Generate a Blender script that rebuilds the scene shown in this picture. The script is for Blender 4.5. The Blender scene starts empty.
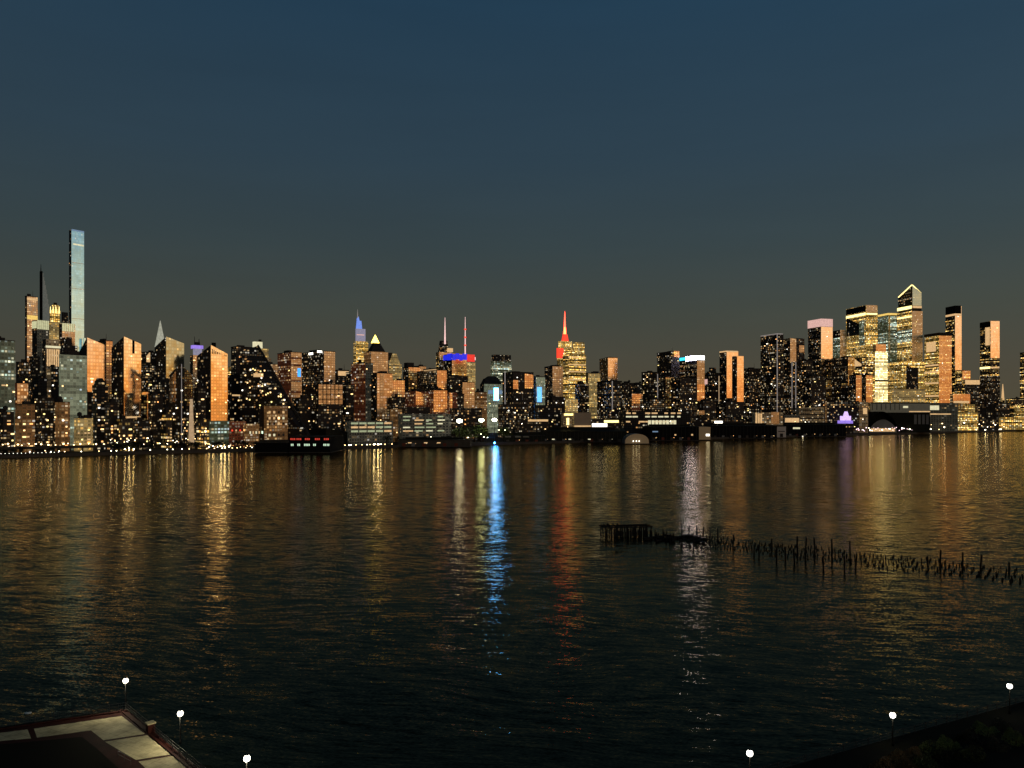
import bpy, bmesh, math, random
from mathutils import Vector, Matrix
RND = random.Random(11)
R = math.radians
sc = bpy.context.scene
COL = sc.collection
# ------------------------------------------------------------------ camera
H, F, HZ = 50.0, 760.0, 410.0          # eye height, focal length in px, horizon row
cd = bpy.data.cameras.new('camera'); cam = bpy.data.objects.new('camera', cd); COL.objects.link(cam)
cam.location = (0, 0, H); cam.rotation_euler = (R(90), 0, 0)
cd.sensor_width = 36.0; cd.lens = 36.0*F/1024; cd.shift_y = (HZ-384)/1024
cd.clip_end = 60000; cd.clip_start = 0.5
sc.camera = cam
def sx(px): return (px-512)/F
def zat(py, Y): return H + (HZ-py)*Y/F
def ground(px, py, z=0.0):
    Y = (H-z)*F/(py-HZ); return Vector((sx(px)*Y, Y, z))
SA, SB = Vector((-531, 792)), Vector((1219, 1810))     # far shoreline, runs away to the south
SU = (SB-SA).normalized(); SN = Vector((SU.y, -SU.x))  # along shore, toward the river
def shoreY(px):
    s = sx(px); d = SB-SA
    t = (s*SA.y-SA.x)/(d.x-s*d.y); return SA.y+t*d.y
GZ = 3.0
def lin(c):
    return tuple(((v/255+0.055)/1.055)**2.4 if v > 10 else v/255/12.92 for v in c)
# ------------------------------------------------------------------ materials
class NT:
    def __init__(s, name):
        s.m = bpy.data.materials.new(name); s.m.use_nodes = True
        s.t = s.m.node_tree; s.t.nodes.clear()
    def n(s, typ, **kw):
        nd = s.t.nodes.new(typ)
        for k, v in kw.items(): setattr(nd, k, v)
        return nd
    def put(s, sock, v):
        if hasattr(v, 'is_output'): s.t.links.new(v, sock)
        elif v is not None: sock.default_value = v
    def math(s, op, a, b=None, c=None, clamp=False):
        nd = s.n('ShaderNodeMath', operation=op, use_clamp=clamp)
        s.put(nd.inputs[0], a)
        if b is not None: s.put(nd.inputs[1], b)
        if c is not None: s.put(nd.inputs[2], c)
        return nd.outputs[0]
    def vec(s, x, y, z):
        nd = s.n('ShaderNodeCombineXYZ')
        for i, v in enumerate((x, y, z)): s.put(nd.inputs[i], v)
        return nd.outputs[0]
    def sep(s, v):
        nd = s.n('ShaderNodeSeparateXYZ'); s.put(nd.inputs[0], v); return nd.outputs
    def vmath(s, op, a, b=None, scale=None):
        nd = s.n('ShaderNodeVectorMath', operation=op); s.put(nd.inputs[0], a)
        if b is not None: s.put(nd.inputs[1], b)
        if scale is not None: s.put(nd.inputs['Scale'], scale)
        return nd.outputs[0] if op not in ('DOT_PRODUCT', 'LENGTH') else nd.outputs['Value']
    def mix(s, f, a, b):
        nd = s.n('ShaderNodeMix', data_type='RGBA'); s.put(nd.inputs[0], f)
        s.put(nd.inputs[6], a); s.put(nd.inputs[7], b); return nd.outputs[2]
    def ramp(s, f, stops, interp='LINEAR'):
        nd = s.n('ShaderNodeValToRGB'); s.put(nd.inputs[0], f); cr = nd.color_ramp; cr.interpolation = interp
        while len(cr.elements) < len(stops): cr.elements.new(0.5)
        for e, (p, c) in zip(cr.elements, stops): e.position = p; e.color = (*c[:3], 1)
        return nd.outputs[0]
    def noise(s, v, scale, detail=2, rough=0.5, dim='3D'):
        nd = s.n('ShaderNodeTexNoise', noise_dimensions=dim); s.put(nd.inputs['Vector'], v)
        nd.inputs['Scale'].default_value = scale; nd.inputs['Detail'].default_value = detail
        nd.inputs['Roughness'].default_value = rough
        return nd.outputs
    def bsdf(s, color, rough=0.6, metal=0.0, emis=None, estr=0.0, normal=None, spec=0.5):
        b = s.n('ShaderNodeBsdfPrincipled'); s.put(b.inputs['Base Color'], color); s.put(b.inputs['Roughness'], rough)
        s.put(b.inputs['Metallic'], metal); s.put(b.inputs['Specular IOR Level'], spec)
        if emis is not None: s.put(b.inputs['Emission Color'], emis); s.put(b.inputs['Emission Strength'], estr)
        if normal is not None: s.put(b.inputs['Normal'], normal)
        o = s.n('ShaderNodeOutputMaterial'); s.t.links.new(b.outputs[0], o.inputs[0]); return b
WARM = [(0, (1, .45, .13)), (.35, (1, .66, .28)), (.7, (1, .82, .5)), (1, (1, .95, .85))]
GOLD = [(0, (1, .46, .07)), (.55, (1, .62, .16)), (.9, (1, .78, .34)), (1, (1, .93, .7))]
COOL = [(0, (1, .75, .4)), (.4, (.9, .95, .7)), (.75, (.7, 1, .85)), (1, (.75, .9, 1))]
M = {}
def facade(key, wall, dens, cw=3.6, ch=3.6, strength=2.0, pal=WARM, rough=.75, metal=0., floors=0., base_em=None, jitter=0., mull=0.78, pv=.16, dimw=.07):
    """window grid in wall metres (UV), lit at random per pane and per storey"""
    k = NT('facade_'+key)
    uv = k.sep(k.n('ShaderNodeTexCoord').outputs['UV'])
    rnd = k.n('ShaderNodeObjectInfo').outputs['Random']
    r99 = k.math('MULTIPLY', rnd, 991.0)
    u = k.math('DIVIDE', uv[0], k.math('MULTIPLY', k.math('MULTIPLY_ADD', k.math('FRACT', k.math('MULTIPLY', rnd, 7.31)), .55, .72), cw))
    v = k.math('DIVIDE', uv[1], k.math('MULTIPLY', k.math('MULTIPLY_ADD', k.math('FRACT', k.math('MULTIPLY', rnd, 13.7)), .3, .85), ch))
    fu, fv = k.math('FLOOR', u), k.math('FLOOR', v)
    cu, cv = k.math('FRACT', u), k.math('FRACT', v)
    wn = k.n('ShaderNodeTexWhiteNoise', noise_dimensions='3D'); k.put(wn.inputs['Vector'], k.vec(fu, fv, r99))
    wf = k.n('ShaderNodeTexWhiteNoise', noise_dimensions='2D'); k.put(wf.inputs['Vector'], k.vec(fv, r99, 0.0))
    c3 = k.sep(wn.outputs['Color'])
    blot = k.noise(k.vec(uv[0], uv[1], r99), 0.035, 2)[0]
    blot = k.math('MULTIPLY', k.math('SUBTRACT', blot, 0.28), 2.6, clamp=True)
    de = k.math('MULTIPLY', k.math('MULTIPLY_ADD', k.math('POWER', wf.outputs[0], 1.6), 1.9, 0.2), dens)
    de = k.math('MULTIPLY', de, k.math('MULTIPLY_ADD', blot, 1.5, 0.25))
    if floors > 0:
        fl = k.math('GREATER_THAN', wf.outputs[0], 1-floors)
        de = k.math('ADD', de, k.math('MULTIPLY', fl, k.math('MULTIPLY_ADD', blot, 0.9, 0.1)))
    lit = k.math('LESS_THAN', wn.outputs[0], de)
    wm = k.math('MULTIPLY', k.math('MULTIPLY', k.math('GREATER_THAN', cu, .14), k.math('LESS_THAN', cu, .84)),
                k.math('MULTIPLY', k.math('GREATER_THAN', cv, .22), k.math('LESS_THAN', cv, .8)))
    br = k.math('MULTIPLY_ADD', k.math('POWER', c3[0], 2.5), 1.5, 0.22)
    es = k.math('MULTIPLY', k.math('MULTIPLY', lit, wm), k.math('MULTIPLY', br, strength))
    dim = k.math('LESS_THAN', wn.outputs[0], k.math('MULTIPLY', de, 3.5))
    es = k.math('ADD', es, k.math('MULTIPLY', k.math('MULTIPLY', dim, wm), dimw*strength))
    ecol = k.ramp(c3[1], pal)
    em = k.vmath('SCALE', ecol, scale=es)
    if base_em:  # even wall glow painted in, for floodlight, reflected sky and light within
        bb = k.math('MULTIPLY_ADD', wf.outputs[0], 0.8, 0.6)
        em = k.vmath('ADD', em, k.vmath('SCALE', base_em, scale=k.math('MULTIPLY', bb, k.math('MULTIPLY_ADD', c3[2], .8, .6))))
    stain = k.noise(k.vec(uv[0], k.math('MULTIPLY', uv[1], .3), r99), 0.12, 3)[0]
    wallc = k.vmath('SCALE', wall, scale=k.math('MULTIPLY_ADD', stain, 0.9, 0.55))
    if metal > 0:
        pane = k.vmath('SCALE', wall, scale=k.math('MULTIPLY_ADD', c3[2], pv, 1.0-pv))
        frame = k.vmath('SCALE', wall, scale=mull)
        col = k.mix(wm, frame, pane)
    else:
        col = k.mix(wm, wallc, (.012, .014, .016, 1))
    nrm = None
    if jitter > 0:
        g = k.n('ShaderNodeNewGeometry').outputs['Normal']
        nrm = k.vmath('NORMALIZE', k.vmath('ADD', g, k.vmath('SCALE', k.vmath('SUBTRACT', wn.outputs['Color'], (.5, .5, .5)), scale=jitter)))
        wp = k.noise(k.vec(uv[0], k.math('MULTIPLY', uv[1], .6), r99), .07, 2)[1]
        nrm = k.vmath('NORMALIZE', k.vmath('ADD', nrm, k.vmath('SCALE', k.vmath('SUBTRACT', wp, (.5, .5, .5)), scale=.05)))
    rg = k.math('MULTIPLY_ADD', wm, -max(0, rough-.55), rough) if metal == 0 else rough
    k.bsdf(col, rg, metal, em, 1.0, nrm, spec=.2 if metal == 0 else .5)
    k.m.cycles.emission_sampling = 'NONE'
    M[key] = k.m
facade('dk', (.034, .023, .016), .06, 3.4, 3.5, 2.0, dimw=.03)
facade('dk2', (.026, .018, .013), .10, 3.3, 3.4, 2.1, dimw=.03)
facade('dk3', (.010, .009, .009), .04, 3.6, 3.6, 2.2)
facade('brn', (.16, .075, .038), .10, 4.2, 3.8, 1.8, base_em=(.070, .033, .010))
facade('red', (.20, .055, .028), .12, 4.0, 3.6, 1.8, base_em=(.028, .007, .0025))
facade('off', (.030, .030, .030), .10, 3.0, 4.0, 2.6, GOLD, floors=.26, rough=.4)
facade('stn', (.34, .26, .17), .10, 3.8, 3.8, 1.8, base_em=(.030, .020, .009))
facade('gry', (.13, .125, .105), .04, 4.2, 4.0, 1.3, base_em=(.010, .010, .007))
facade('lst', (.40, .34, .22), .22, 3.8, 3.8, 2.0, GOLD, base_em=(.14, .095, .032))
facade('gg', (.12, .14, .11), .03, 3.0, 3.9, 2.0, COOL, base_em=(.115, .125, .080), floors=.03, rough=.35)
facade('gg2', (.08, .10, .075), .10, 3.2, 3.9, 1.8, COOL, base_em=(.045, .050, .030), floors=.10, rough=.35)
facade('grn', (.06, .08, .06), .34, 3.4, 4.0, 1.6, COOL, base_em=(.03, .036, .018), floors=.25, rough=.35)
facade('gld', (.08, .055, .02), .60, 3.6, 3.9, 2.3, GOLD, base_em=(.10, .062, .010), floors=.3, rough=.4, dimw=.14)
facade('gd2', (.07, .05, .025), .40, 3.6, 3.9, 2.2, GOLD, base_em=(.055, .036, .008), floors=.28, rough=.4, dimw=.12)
facade('mir', (.98, .92, .84), .05, 3.4, 4.0, 1.5, GOLD, rough=.10, metal=1., jitter=.014, mull=.68, pv=.22)
facade('mirp', (.98, .86, .80), .03, 3.4, 4.0, 1.5, GOLD, rough=.14, metal=1., jitter=.014, pv=.2, mull=.70)
facade('mirg', (.42, .52, .54), .05, 3.4, 4.0, 1.5, GOLD, rough=.10, metal=1., jitter=.02)
facade('mird', (.50, .42, .34), .14, 3.4, 3.8, 2.0, WARM, rough=.22, metal=1., jitter=.06)
facade('tan', (.62, .52, .38), .12, 3.8, 3.8, 1.6, WARM, rough=.3, metal=.95, jitter=.03, mull=.6, pv=.3)
facade('orb', (.92, .62, .38), .20, 3.8, 3.8, 1.5, GOLD, rough=.26, metal=.95, jitter=.03, mull=.55, pv=.34, floors=.06)
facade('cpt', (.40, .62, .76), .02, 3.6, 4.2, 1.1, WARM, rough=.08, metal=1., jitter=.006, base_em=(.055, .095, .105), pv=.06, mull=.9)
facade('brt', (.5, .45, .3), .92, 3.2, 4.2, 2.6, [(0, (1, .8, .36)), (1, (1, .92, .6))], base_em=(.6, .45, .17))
def emit(key, col, st, rough=.5):
    k = NT('lit_'+key)
    o = k.n('ShaderNodeTexCoord').outputs['Object']
    n = k.noise(o, .35, 3)[0]
    k.bsdf((.05, .05, .05, 1), rough, 0, (*col, 1), k.math('MULTIPLY', k.math('MULTIPLY_ADD', n, .9, .55), st))
    M[key] = k.m
for a in (('e_warm', (1, .62, .25), 3.0), ('e_yel', (1, .78, .28), 2.4), ('e_whi', (1, .93, .78), 3.5), ('e_org', (1, .42, .12), 2.2),
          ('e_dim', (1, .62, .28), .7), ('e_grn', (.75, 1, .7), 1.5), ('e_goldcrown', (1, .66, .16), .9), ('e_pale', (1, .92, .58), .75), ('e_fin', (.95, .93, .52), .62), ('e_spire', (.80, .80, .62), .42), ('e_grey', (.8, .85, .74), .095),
          ('e_blue', (.015, .03, 1), .75), ('e_lblue', (.20, .34, .95), .85), ('e_azure', (.035, .29, 1), 85.0), ('e_azure2', (.10, .35, 1), 2.2), ('e_dock', (.035, .26, 1), 55.0), ('e_pyr', (1, .70, .10), 6.0), ('e_lamph', (1, .80, .46), 45.0), ('e_sign', (1, .04, .025), .85), ('e_floodlit', (.75, .68, .46), .055),
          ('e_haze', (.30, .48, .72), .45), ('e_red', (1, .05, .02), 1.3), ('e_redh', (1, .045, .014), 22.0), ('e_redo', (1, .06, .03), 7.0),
          ('e_pink', (1, .60, .52), .7), ('e_mast', (1, .62, .58), 1.1), ('e_cyan', (.05, .75, 1), 1.5), ('e_crown', (.78, .72, 1), 32.0), ('e_crownend', (1, .95, .9), 5.0),
          ('e_vio', (.40, .26, 1), .8), ('e_violetw', (.72, .50, 1), 1.2), ('e_lil', (.42, .40, .55), .55), ('e_bluesign', (.05, .35, 1), 1.6),
          ('e_flood', (1, .95, .72), 26.0), ('e_floodg', (.90, 1, .55), 30.0), ('e_line', (.85, .74, .68), .26), ('e_lamp', (1, .66, .28), 9.0), ('e_lampw', (1, .88, .62), 14.0),
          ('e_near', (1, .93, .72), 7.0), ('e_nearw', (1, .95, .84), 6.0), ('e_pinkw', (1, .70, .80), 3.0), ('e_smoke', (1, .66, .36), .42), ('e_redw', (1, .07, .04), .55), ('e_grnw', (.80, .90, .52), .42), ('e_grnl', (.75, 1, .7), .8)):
    emit(*a)
def plain(key, col, rough=.8, scale=.4, var=.5, metal=0, bump=0.0):
    k = NT('plain_'+key)
    o = k.n('ShaderNodeTexCoord').outputs['Object']
    n = k.noise(o, scale, 5, .6)[0]
    c = k.vmath('SCALE', col, scale=k.math('MULTIPLY_ADD', n, 2*var, 1-var))
    nr = None
    if bump:
        bn = k.n('ShaderNodeBump'); bn.inputs['Strength'].default_value = bump
        k.put(bn.inputs['Height'], k.noise(o, scale*6, 4)[0]); nr = bn.outputs[0]
    k.bsdf(c, rough, metal, normal=nr, spec=.06); M[key] = k.m
plain('roof', (.030, .027, .025)); plain('metal', (.04, .04, .042), .5, .8, .3, .6); plain('ground', (.035, .032, .028), .9, .02)
plain('concrete', (.36, .32, .20), .85, .35, .45, bump=.3); plain('maroon', (.12, .035, .022), .85, 1.2, .5, bump=.4); plain('paving', (.040, .010, .006), .9, 1.2, .5); plain('timber', (.010, .009, .008), .9, 1.5, .5)
plain('soil', (.006, .006, .004), .95, .5, .5); plain('black', (.005, .005, .005), .8); plain('quay', (.055, .048, .038), .9, .1); plain('bark', (.035, .026, .018), .9, 2)
plain('shed', (.013, .014, .010), .7, .05, .5); plain('greyroof', (.15, .15, .145), .6, .05, .4); plain('stone', (.35, .28, .2), .8, .05, .3); plain('pale', (.5, .47, .42), .7, .05, .3)
plain('grassm', (.004, .004, .002), .95, .05, .5); plain('glass', (.6, .6, .6), .2)
def paved(key, col):
    k = NT('paved_'+key); o = k.n('ShaderNodeNewGeometry').outputs['Position']
    mp = k.n('ShaderNodeMapping'); k.put(mp.inputs['Vector'], o); mp.inputs['Rotation'].default_value = (0, 0, .47)
    br = k.n('ShaderNodeTexBrick'); k.put(br.inputs['Vector'], mp.outputs[0]); br.offset = .0
    for nm, v in (('Scale', 1.0), ('Mortar Size', .02), ('Brick Width', 1.5), ('Row Height', 1.5)): br.inputs[nm].default_value = v
    br.inputs['Color1'].default_value = (.9, .9, .9, 1); br.inputs['Color2'].default_value = (.72, .72, .72, 1); br.inputs['Mortar'].default_value = (.35, .33, .3, 1)
    n1 = k.noise(o, .35, 6, .65)[0]; n2 = k.noise(o, 2.5, 3)[0]
    f = k.math('MULTIPLY', k.math('MULTIPLY_ADD', n1, 1.7, .1), k.math('MULTIPLY_ADD', n2, .5, .72))
    k.bsdf(k.vmath('MULTIPLY', br.outputs[0], k.vmath('SCALE', col, scale=f)), .85, spec=.1); M[key] = k.m
paved('concrete', (.40, .35, .21)); paved('paving', (.028, .006, .004))
def leafm(key, c1, c2):
    k = NT('leaf_'+key)
    o = k.n('ShaderNodeTexCoord').outputs['Object']
    c = k.ramp(k.noise(o, .6, 3)[0], [(.3, c1), (.7, c2)])
    k.bsdf(c, .7, spec=.15); M[key] = k.m
leafm('leaf', (.03, .05, .014), (.10, .12, .035)); leafm('leafd', (.006, .008, .004), (.018, .02, .008)); leafm('leafb', (.09, .045, .018), (.11, .085, .035))
# ------------------------------------------------------------------ world: dusk sky, afterglow low in the west (behind, to the right)
GLOW_AZ = 122.0
w = bpy.data.worlds.new('World'); sc.world = w; w.use_nodes = True
def build_world():
    t = w.node_tree; t.nodes.clear()
    k = NT.__new__(NT); k.m = None; k.t = t
    d = k.n('ShaderNodeTexCoord').outputs['Generated']
    s = k.sep(d)
    el = k.math('MULTIPLY', k.math('ARCSINE', s[2]), 180/math.pi)          # degrees
    pos = k.math('DIVIDE', k.math('ADD', el, 2.0), 64.0, clamp=True)
    P = lambda e: (e+2)/64
    east = k.ramp(pos, [(0, lin((40, 36, 28))), (P(-.3), lin((60, 55, 42))), (P(.3), lin((78, 72, 56))), (P(3), lin((74, 71, 60))), (P(7), lin((65, 70, 64))), (P(12), lin((54, 67, 71))),
                        (P(18), lin((45, 64, 77))), (P(28), lin((34, 60, 80))), (P(40), lin((18, 32, 42))), (P(60), lin((6, 11, 14)))])
    west = k.ramp(pos, [(0, (.02, .010, .004)), (P(-.5), (.05, .02, .005)), (P(0), (.66, .17, .010)), (P(1.5), (.90, .30, .035)), (P(3.5), (1.10, .54, .16)), (P(6), (1.10, .72, .37)),
                        (P(9), (.55, .46, .30)), (P(13), (.20, .31, .35)), (P(22), (.11, .20, .28)), (P(60), lin((20, 40, 66)))])
    a = R(GLOW_AZ)
    hl = k.math('SQRT', k.math('ADD', k.math('MULTIPLY', s[0], s[0]), k.math('MULTIPLY', s[1], s[1])))
    c = k.math('DIVIDE', k.math('ADD', k.math('MULTIPLY', s[0], math.sin(a)), k.math('MULTIPLY', s[1], math.cos(a))), k.math('MAXIMUM', hl, .001))
    mr = k.n('ShaderNodeMapRange', interpolation_type='SMOOTHSTEP'); k.put(mr.inputs['Value'], c)
    mr.inputs['From Min'].default_value = .10; mr.inputs['From Max'].default_value = .72
    g = k.mix(mr.outputs[0], east, west)
    # slightly lighter toward the south-west side of the view
    hz = k.noise(k.vmath('MULTIPLY', d, (1.3, 1.3, 9.0)), 2.2, 4, .55)[0]
    side = k.math('MULTIPLY', k.math('MULTIPLY_ADD', c, .16, 1.06), k.math('MULTIPLY_ADD', hz, .16, .92))
    g = k.vmath('SCALE', g, scale=side)
    sky = k.n('ShaderNodeTexSky', sky_type='NISHITA'); sky.sun_disc = False
    sky.sun_elevation = R(1.0); sky.sun_rotation = R(GLOW_AZ); sky.dust_density = 2.0
    b1 = k.n('ShaderNodeBackground'); k.put(b1.inputs[0], g); b1.inputs[1].default_value = 1.0
    b2 = k.n('ShaderNodeBackground'); k.put(b2.inputs[0], sky.outputs[0]); b2.inputs[1].default_value = .004
    ad = k.n('ShaderNodeAddShader'); t.links.new(b1.outputs[0], ad.inputs[0]); t.links.new(b2.outputs[0], ad.inputs[1])
    o = k.n('ShaderNodeOutputWorld'); t.links.new(ad.outputs[0], o.inputs[0])
build_world()
sd = bpy.data.lights.new('sun', 'SUN'); so = bpy.data.objects.new('sun', sd); COL.objects.link(so)
sd.energy = .05; sd.angle = R(45); sd.color = (1, .55, .25)
dirv = Vector((math.sin(R(GLOW_AZ))*math.cos(R(3)), math.cos(R(GLOW_AZ))*math.cos(R(3)), math.sin(R(3))))
so.rotation_euler = dirv.to_track_quat('Z', 'Y').to_euler(); so.location = dirv*3000
# ------------------------------------------------------------------ object helpers
def link(name, me, parent=None, loc=None):
    o = bpy.data.objects.new(name, me); COL.objects.link(o)
    if parent is not None: o.parent = parent
    if loc is not None: o.location = loc
    return o
def tag(o, label=None, cat=None, group=None, kind=None):
    for kk, v in (('label', label), ('category', cat), ('group', group), ('kind', kind)):
        if v: o[kk] = v
    return o
def empty(name, loc, label, cat, group=None, rz=0):
    o = link(name, None, None, loc); o.rotation_euler.z = rz; o.empty_display_size = 1
    return tag(o, label, cat, group)
def mesh(name, verts, faces, mats, fm=None, uvs=None, smooth=False):
    me = bpy.data.meshes.new(name); me.from_pydata([tuple(v) for v in verts], [], faces)
    for m in (mats if isinstance(mats, (list, tuple)) else [mats]): me.materials.append(M[m])
    if fm:
        for p, i in zip(me.polygons, fm): p.material_index = i
    if uvs:
        l = me.uv_layers.new(name='UVMap').data
        for p in me.polygons:
            for li, uv in zip(p.loop_indices, uvs[p.index]): l[li].uv = uv
    if smooth:
        for p in me.polygons: p.use_smooth = True
    me.update(); return me
def bm_mesh(name, bm, mat, smooth=False):
    me = bpy.data.meshes.new(name); bmesh.ops.recalc_face_normals(bm, faces=bm.faces); bm.to_mesh(me); bm.free()
    for m in (mat if isinstance(mat, (list, tuple)) else [mat]): me.materials.append(M[m])
    if smooth:
        for p in me.polygons: p.use_smooth = True
    return me
def lathe(prof, seg=10):
    """prof: [(r, z)]"""
    bm = bmesh.new(); rings = []
    for r, z in prof:
        rings.append([bm.verts.new((r*math.cos(2*math.pi*i/seg), r*math.sin(2*math.pi*i/seg), z)) for i in range(seg)])
    for a, b in zip(rings, rings[1:]):
        for i in range(seg): bm.faces.new((a[i], a[(i+1) % seg], b[(i+1) % seg], b[i]))
    bm.faces.new(rings[0][::-1]); bm.faces.new(rings[-1]); return bm
def bbox(bm, x0, x1, y0, y1, z0, z1, rz=0, piv=(0, 0)):
    vs = []
    for z in (z0, z1):
        for x, y in ((x0, y0), (x1, y0), (x1, y1), (x0, y1)):
            c, s = math.cos(rz), math.sin(rz); vs.append(bm.verts.new((piv[0]+x*c-y*s, piv[1]+x*s+y*c, z)))
    for f in ((0, 3, 2, 1), (4, 5, 6, 7), (0, 1, 5, 4), (1, 2, 6, 5), (2, 3, 7, 6), (3, 0, 4, 7)): bm.faces.new([vs[i] for i in f])
# ------------------------------------------------------------------ buildings
# a building is a rotated block: x0 / xe / x1 are the bearings of its far north edge, its near corner and its far west-face edge
FOOT = []
class Bld:
    last = None
    def __init__(s, name, label, x0, xe, x1, ytop, d, L='dk', Rm=None, cat='building', group=None, phi=None, Y=None, body='tower_body', rb=None, win=0, cap=True, taper=None, base=GZ, roofm='roof', winm=None):
        Bld.last = s; s.Y = Y if Y else shoreY(xe)+d
        al = math.degrees(math.atan(sx(xe)))
        s.phi = phi if phi is not None else min(40, max(24, 30+al))
        nu = R(180+al-s.phi)
        s.nR = Vector((math.sin(nu), math.cos(nu)))
        s.uR = Vector((math.sin(nu-math.pi/2), math.cos(nu-math.pi/2)))
        s.nL = -s.uR; s.uL = -s.nR
        s.C = Vector((sx(xe)*s.Y, s.Y))
        s.base = base
        s.root = empty(name, (s.C.x, s.C.y, base), label, cat, group)
        s.o = Vector((s.C.x, s.C.y, base))
        s.x = (x0, xe, x1)
        yt = ytop if isinstance(ytop, tuple) else (ytop,)*3
        s.yt = yt
        s.block(body, x0, xe, x1, yt, None, L, taper=taper, main=True, roofm=roofm)
        if Rm: s.face('R', xe, x1, (yt[1], yt[2]), rb, Rm, 'west_facade', th=.35)
        flat = yt[0] == yt[1] == yt[2]
        if cap and flat and taper is None and (x1-x0) > 5: s.rooftop()
        if win: s.windows(win, winm)
    def hit(s, px, side):
        u = s.uR if side == 'R' else s.uL; k = sx(px)
        return (k*s.C.y-s.C.x)/(u.x-k*u.y)
    def block(s, name, x0, xe, x1, yt, yb, mat, taper=None, main=False, dy=0.0, parent=None, roofm='roof'):
        if not isinstance(yt, tuple): yt = (yt,)*3
        C = Vector((sx(xe)*(s.Y+dy), s.Y+dy))
        def hit(px, u):
            k = sx(px); return (k*C.y-C.x)/(u.x-k*u.y)
        a = hit(x0, s.uL) if x0 < xe-.01 else 18.0
        b = hit(x1, s.uR)
        a = max(2.0, min(a, 160)); b = max(2.0, min(b, 200))
        pl, pr = C+s.uL*a, C+s.uR*b; pb = C+s.uL*a+s.uR*b
        z0 = s.base if yb is None else zat(yb, C.y)
        zs = [zat(yt[1], C.y), zat(yt[2], pr.y) if yt[2] != yt[1] else zat(yt[1], C.y), 0, zat(yt[0], pl.y) if yt[0] != yt[1] else zat(yt[1], C.y)]
        zs[2] = max(z0+1, zs[1]+zs[3]-zs[0])
        base = [C, pr, pb, pl]; top = base
        if taper is not None:
            ce = (C+pb)/2; top = [ce+(p-ce)*taper for p in base]
        V = [Vector((p.x, p.y, z0))-s.o for p in base]+[Vector((p.x, p.y, z))-s.o for p, z in zip(top, zs)]
        L = [b, a, b, a]
        faces = [(0, 1, 5, 4), (1, 2, 6, 5), (2, 3, 7, 6), (3, 0, 4, 7), (4, 5, 6, 7), (3, 2, 1, 0)]
        uvs = []; off = 0
        for i in range(4):
            j = (i+1) % 4
            uvs.append([(off, z0), (off+L[i], z0), (off+L[i], zs[j]), (off, zs[i])]); off += L[i]+7.3
        uvs += [[(0, 0)]*4, [(0, 0)]*4]
        me = mesh(name, V, faces, [mat, roofm], [0, 0, 0, 0, 1, 1], uvs)
        o = link(name, me, parent or s.root)
        if main:
            s.a, s.b, s.zs = a, b, zs; FOOT.append((s.root.name, [tuple(p) for p in base]))
        return o
    def face(s, side, px0, px1, yt, yb, mat, name, th=.5, parent=None, lift=0.0):
        """thin panel standing th proud of the west (R) or north (L) face between two bearings"""
        u, n = (s.uR, s.nR) if side == 'R' else (s.uL, s.nL)
        t0, t1 = s.hit(px0, side), s.hit(px1, side)
        if not isinstance(yt, tuple): yt = (yt, yt)
        p0, p1 = s.C+u*t0, s.C+u*t1
        if yt[0] == yt[1]: z0 = z1 = zat(yt[0], s.C.y)
        else: z0, z1 = zat(yt[0], p0.y), zat(yt[1], p1.y)
        zb = s.base if yb is None else zat(yb, s.C.y)
        q0, q1 = p0+n*(th+lift), p1+n*(th+lift); r0, r1 = p0+n*(lift+.02), p1+n*(lift+.02)
        V = [Vector((q0.x, q0.y, zb)), Vector((q1.x, q1.y, zb)), Vector((q1.x, q1.y, z1)), Vector((q0.x, q0.y, z0)),
             Vector((r0.x, r0.y, zb)), Vector((r1.x, r1.y, zb)), Vector((r1.x, r1.y, z1)), Vector((r0.x, r0.y, z0))]
        V = [v-s.o for v in V]
        fs = [(0, 1, 2, 3), (5, 4, 7, 6), (4, 0, 3, 7), (1, 5, 6, 2), (3, 2, 6, 7), (4, 5, 1, 0)]
        if side == 'L': fs = [f[::-1] for f in fs]
        U = [(t0, zb), (t1, zb), (t1, z1), (t0, z0)]*2
        me = mesh(name, V, fs, mat, None, [[U[i] for i in f] for f in fs])
        return link(name, me, parent or s.root)
    def rooftop(s):
        zt = s.zs[0]; k = RND.choice((1, 1, 2))
        for i in range(k):
            fa, fb = RND.uniform(.15, .5), RND.uniform(.1, .5); wa, wb = RND.uniform(.25, .45), RND.uniform(.25, .45)
            h = RND.uniform(2.2, 4.5)
            P = [s.C+s.uL*s.a*x+s.uR*s.b*y for x, y in ((fa, fb), (fa, fb+wb), (fa+wa, fb+wb), (fa+wa, fb))]
            V = [Vector((p.x, p.y, z))-s.o for z in (zt-.05, zt+h) for p in P]
            link('roof_plant', mesh('roof_plant', V, [(0, 1, 5, 4), (1, 2, 6, 5), (2, 3, 7, 6), (3, 0, 4, 7), (4, 5, 6, 7)], 'roof'), s.root)
            if i: break
        if s.zs[0]-s.base < 130 and RND.random() < .55:
            p = s.C+s.uL*s.a*RND.uniform(.2, .7)+s.uR*s.b*RND.uniform(.2, .8)
            link('water_tank', TANK, s.root, Vector((p.x, p.y, zt))-s.o)
        if RND.random() < .3:
            p = s.C+s.uL*s.a*RND.uniform(.2, .7)+s.uR*s.b*RND.uniform(.2, .8)
            link('roof_mast', ROD, s.root, Vector((p.x, p.y, zt))-s.o)
        # parapet rim
        for side, px in (('R', s.x[2]), ('L', s.x[0])):
            if abs(px-s.x[1]) > 1.5:
                s.face(side, s.x[1], px, s.yt[1]-.35, s.yt[1]+.35, 'roof', 'parapet', th=.6)
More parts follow.
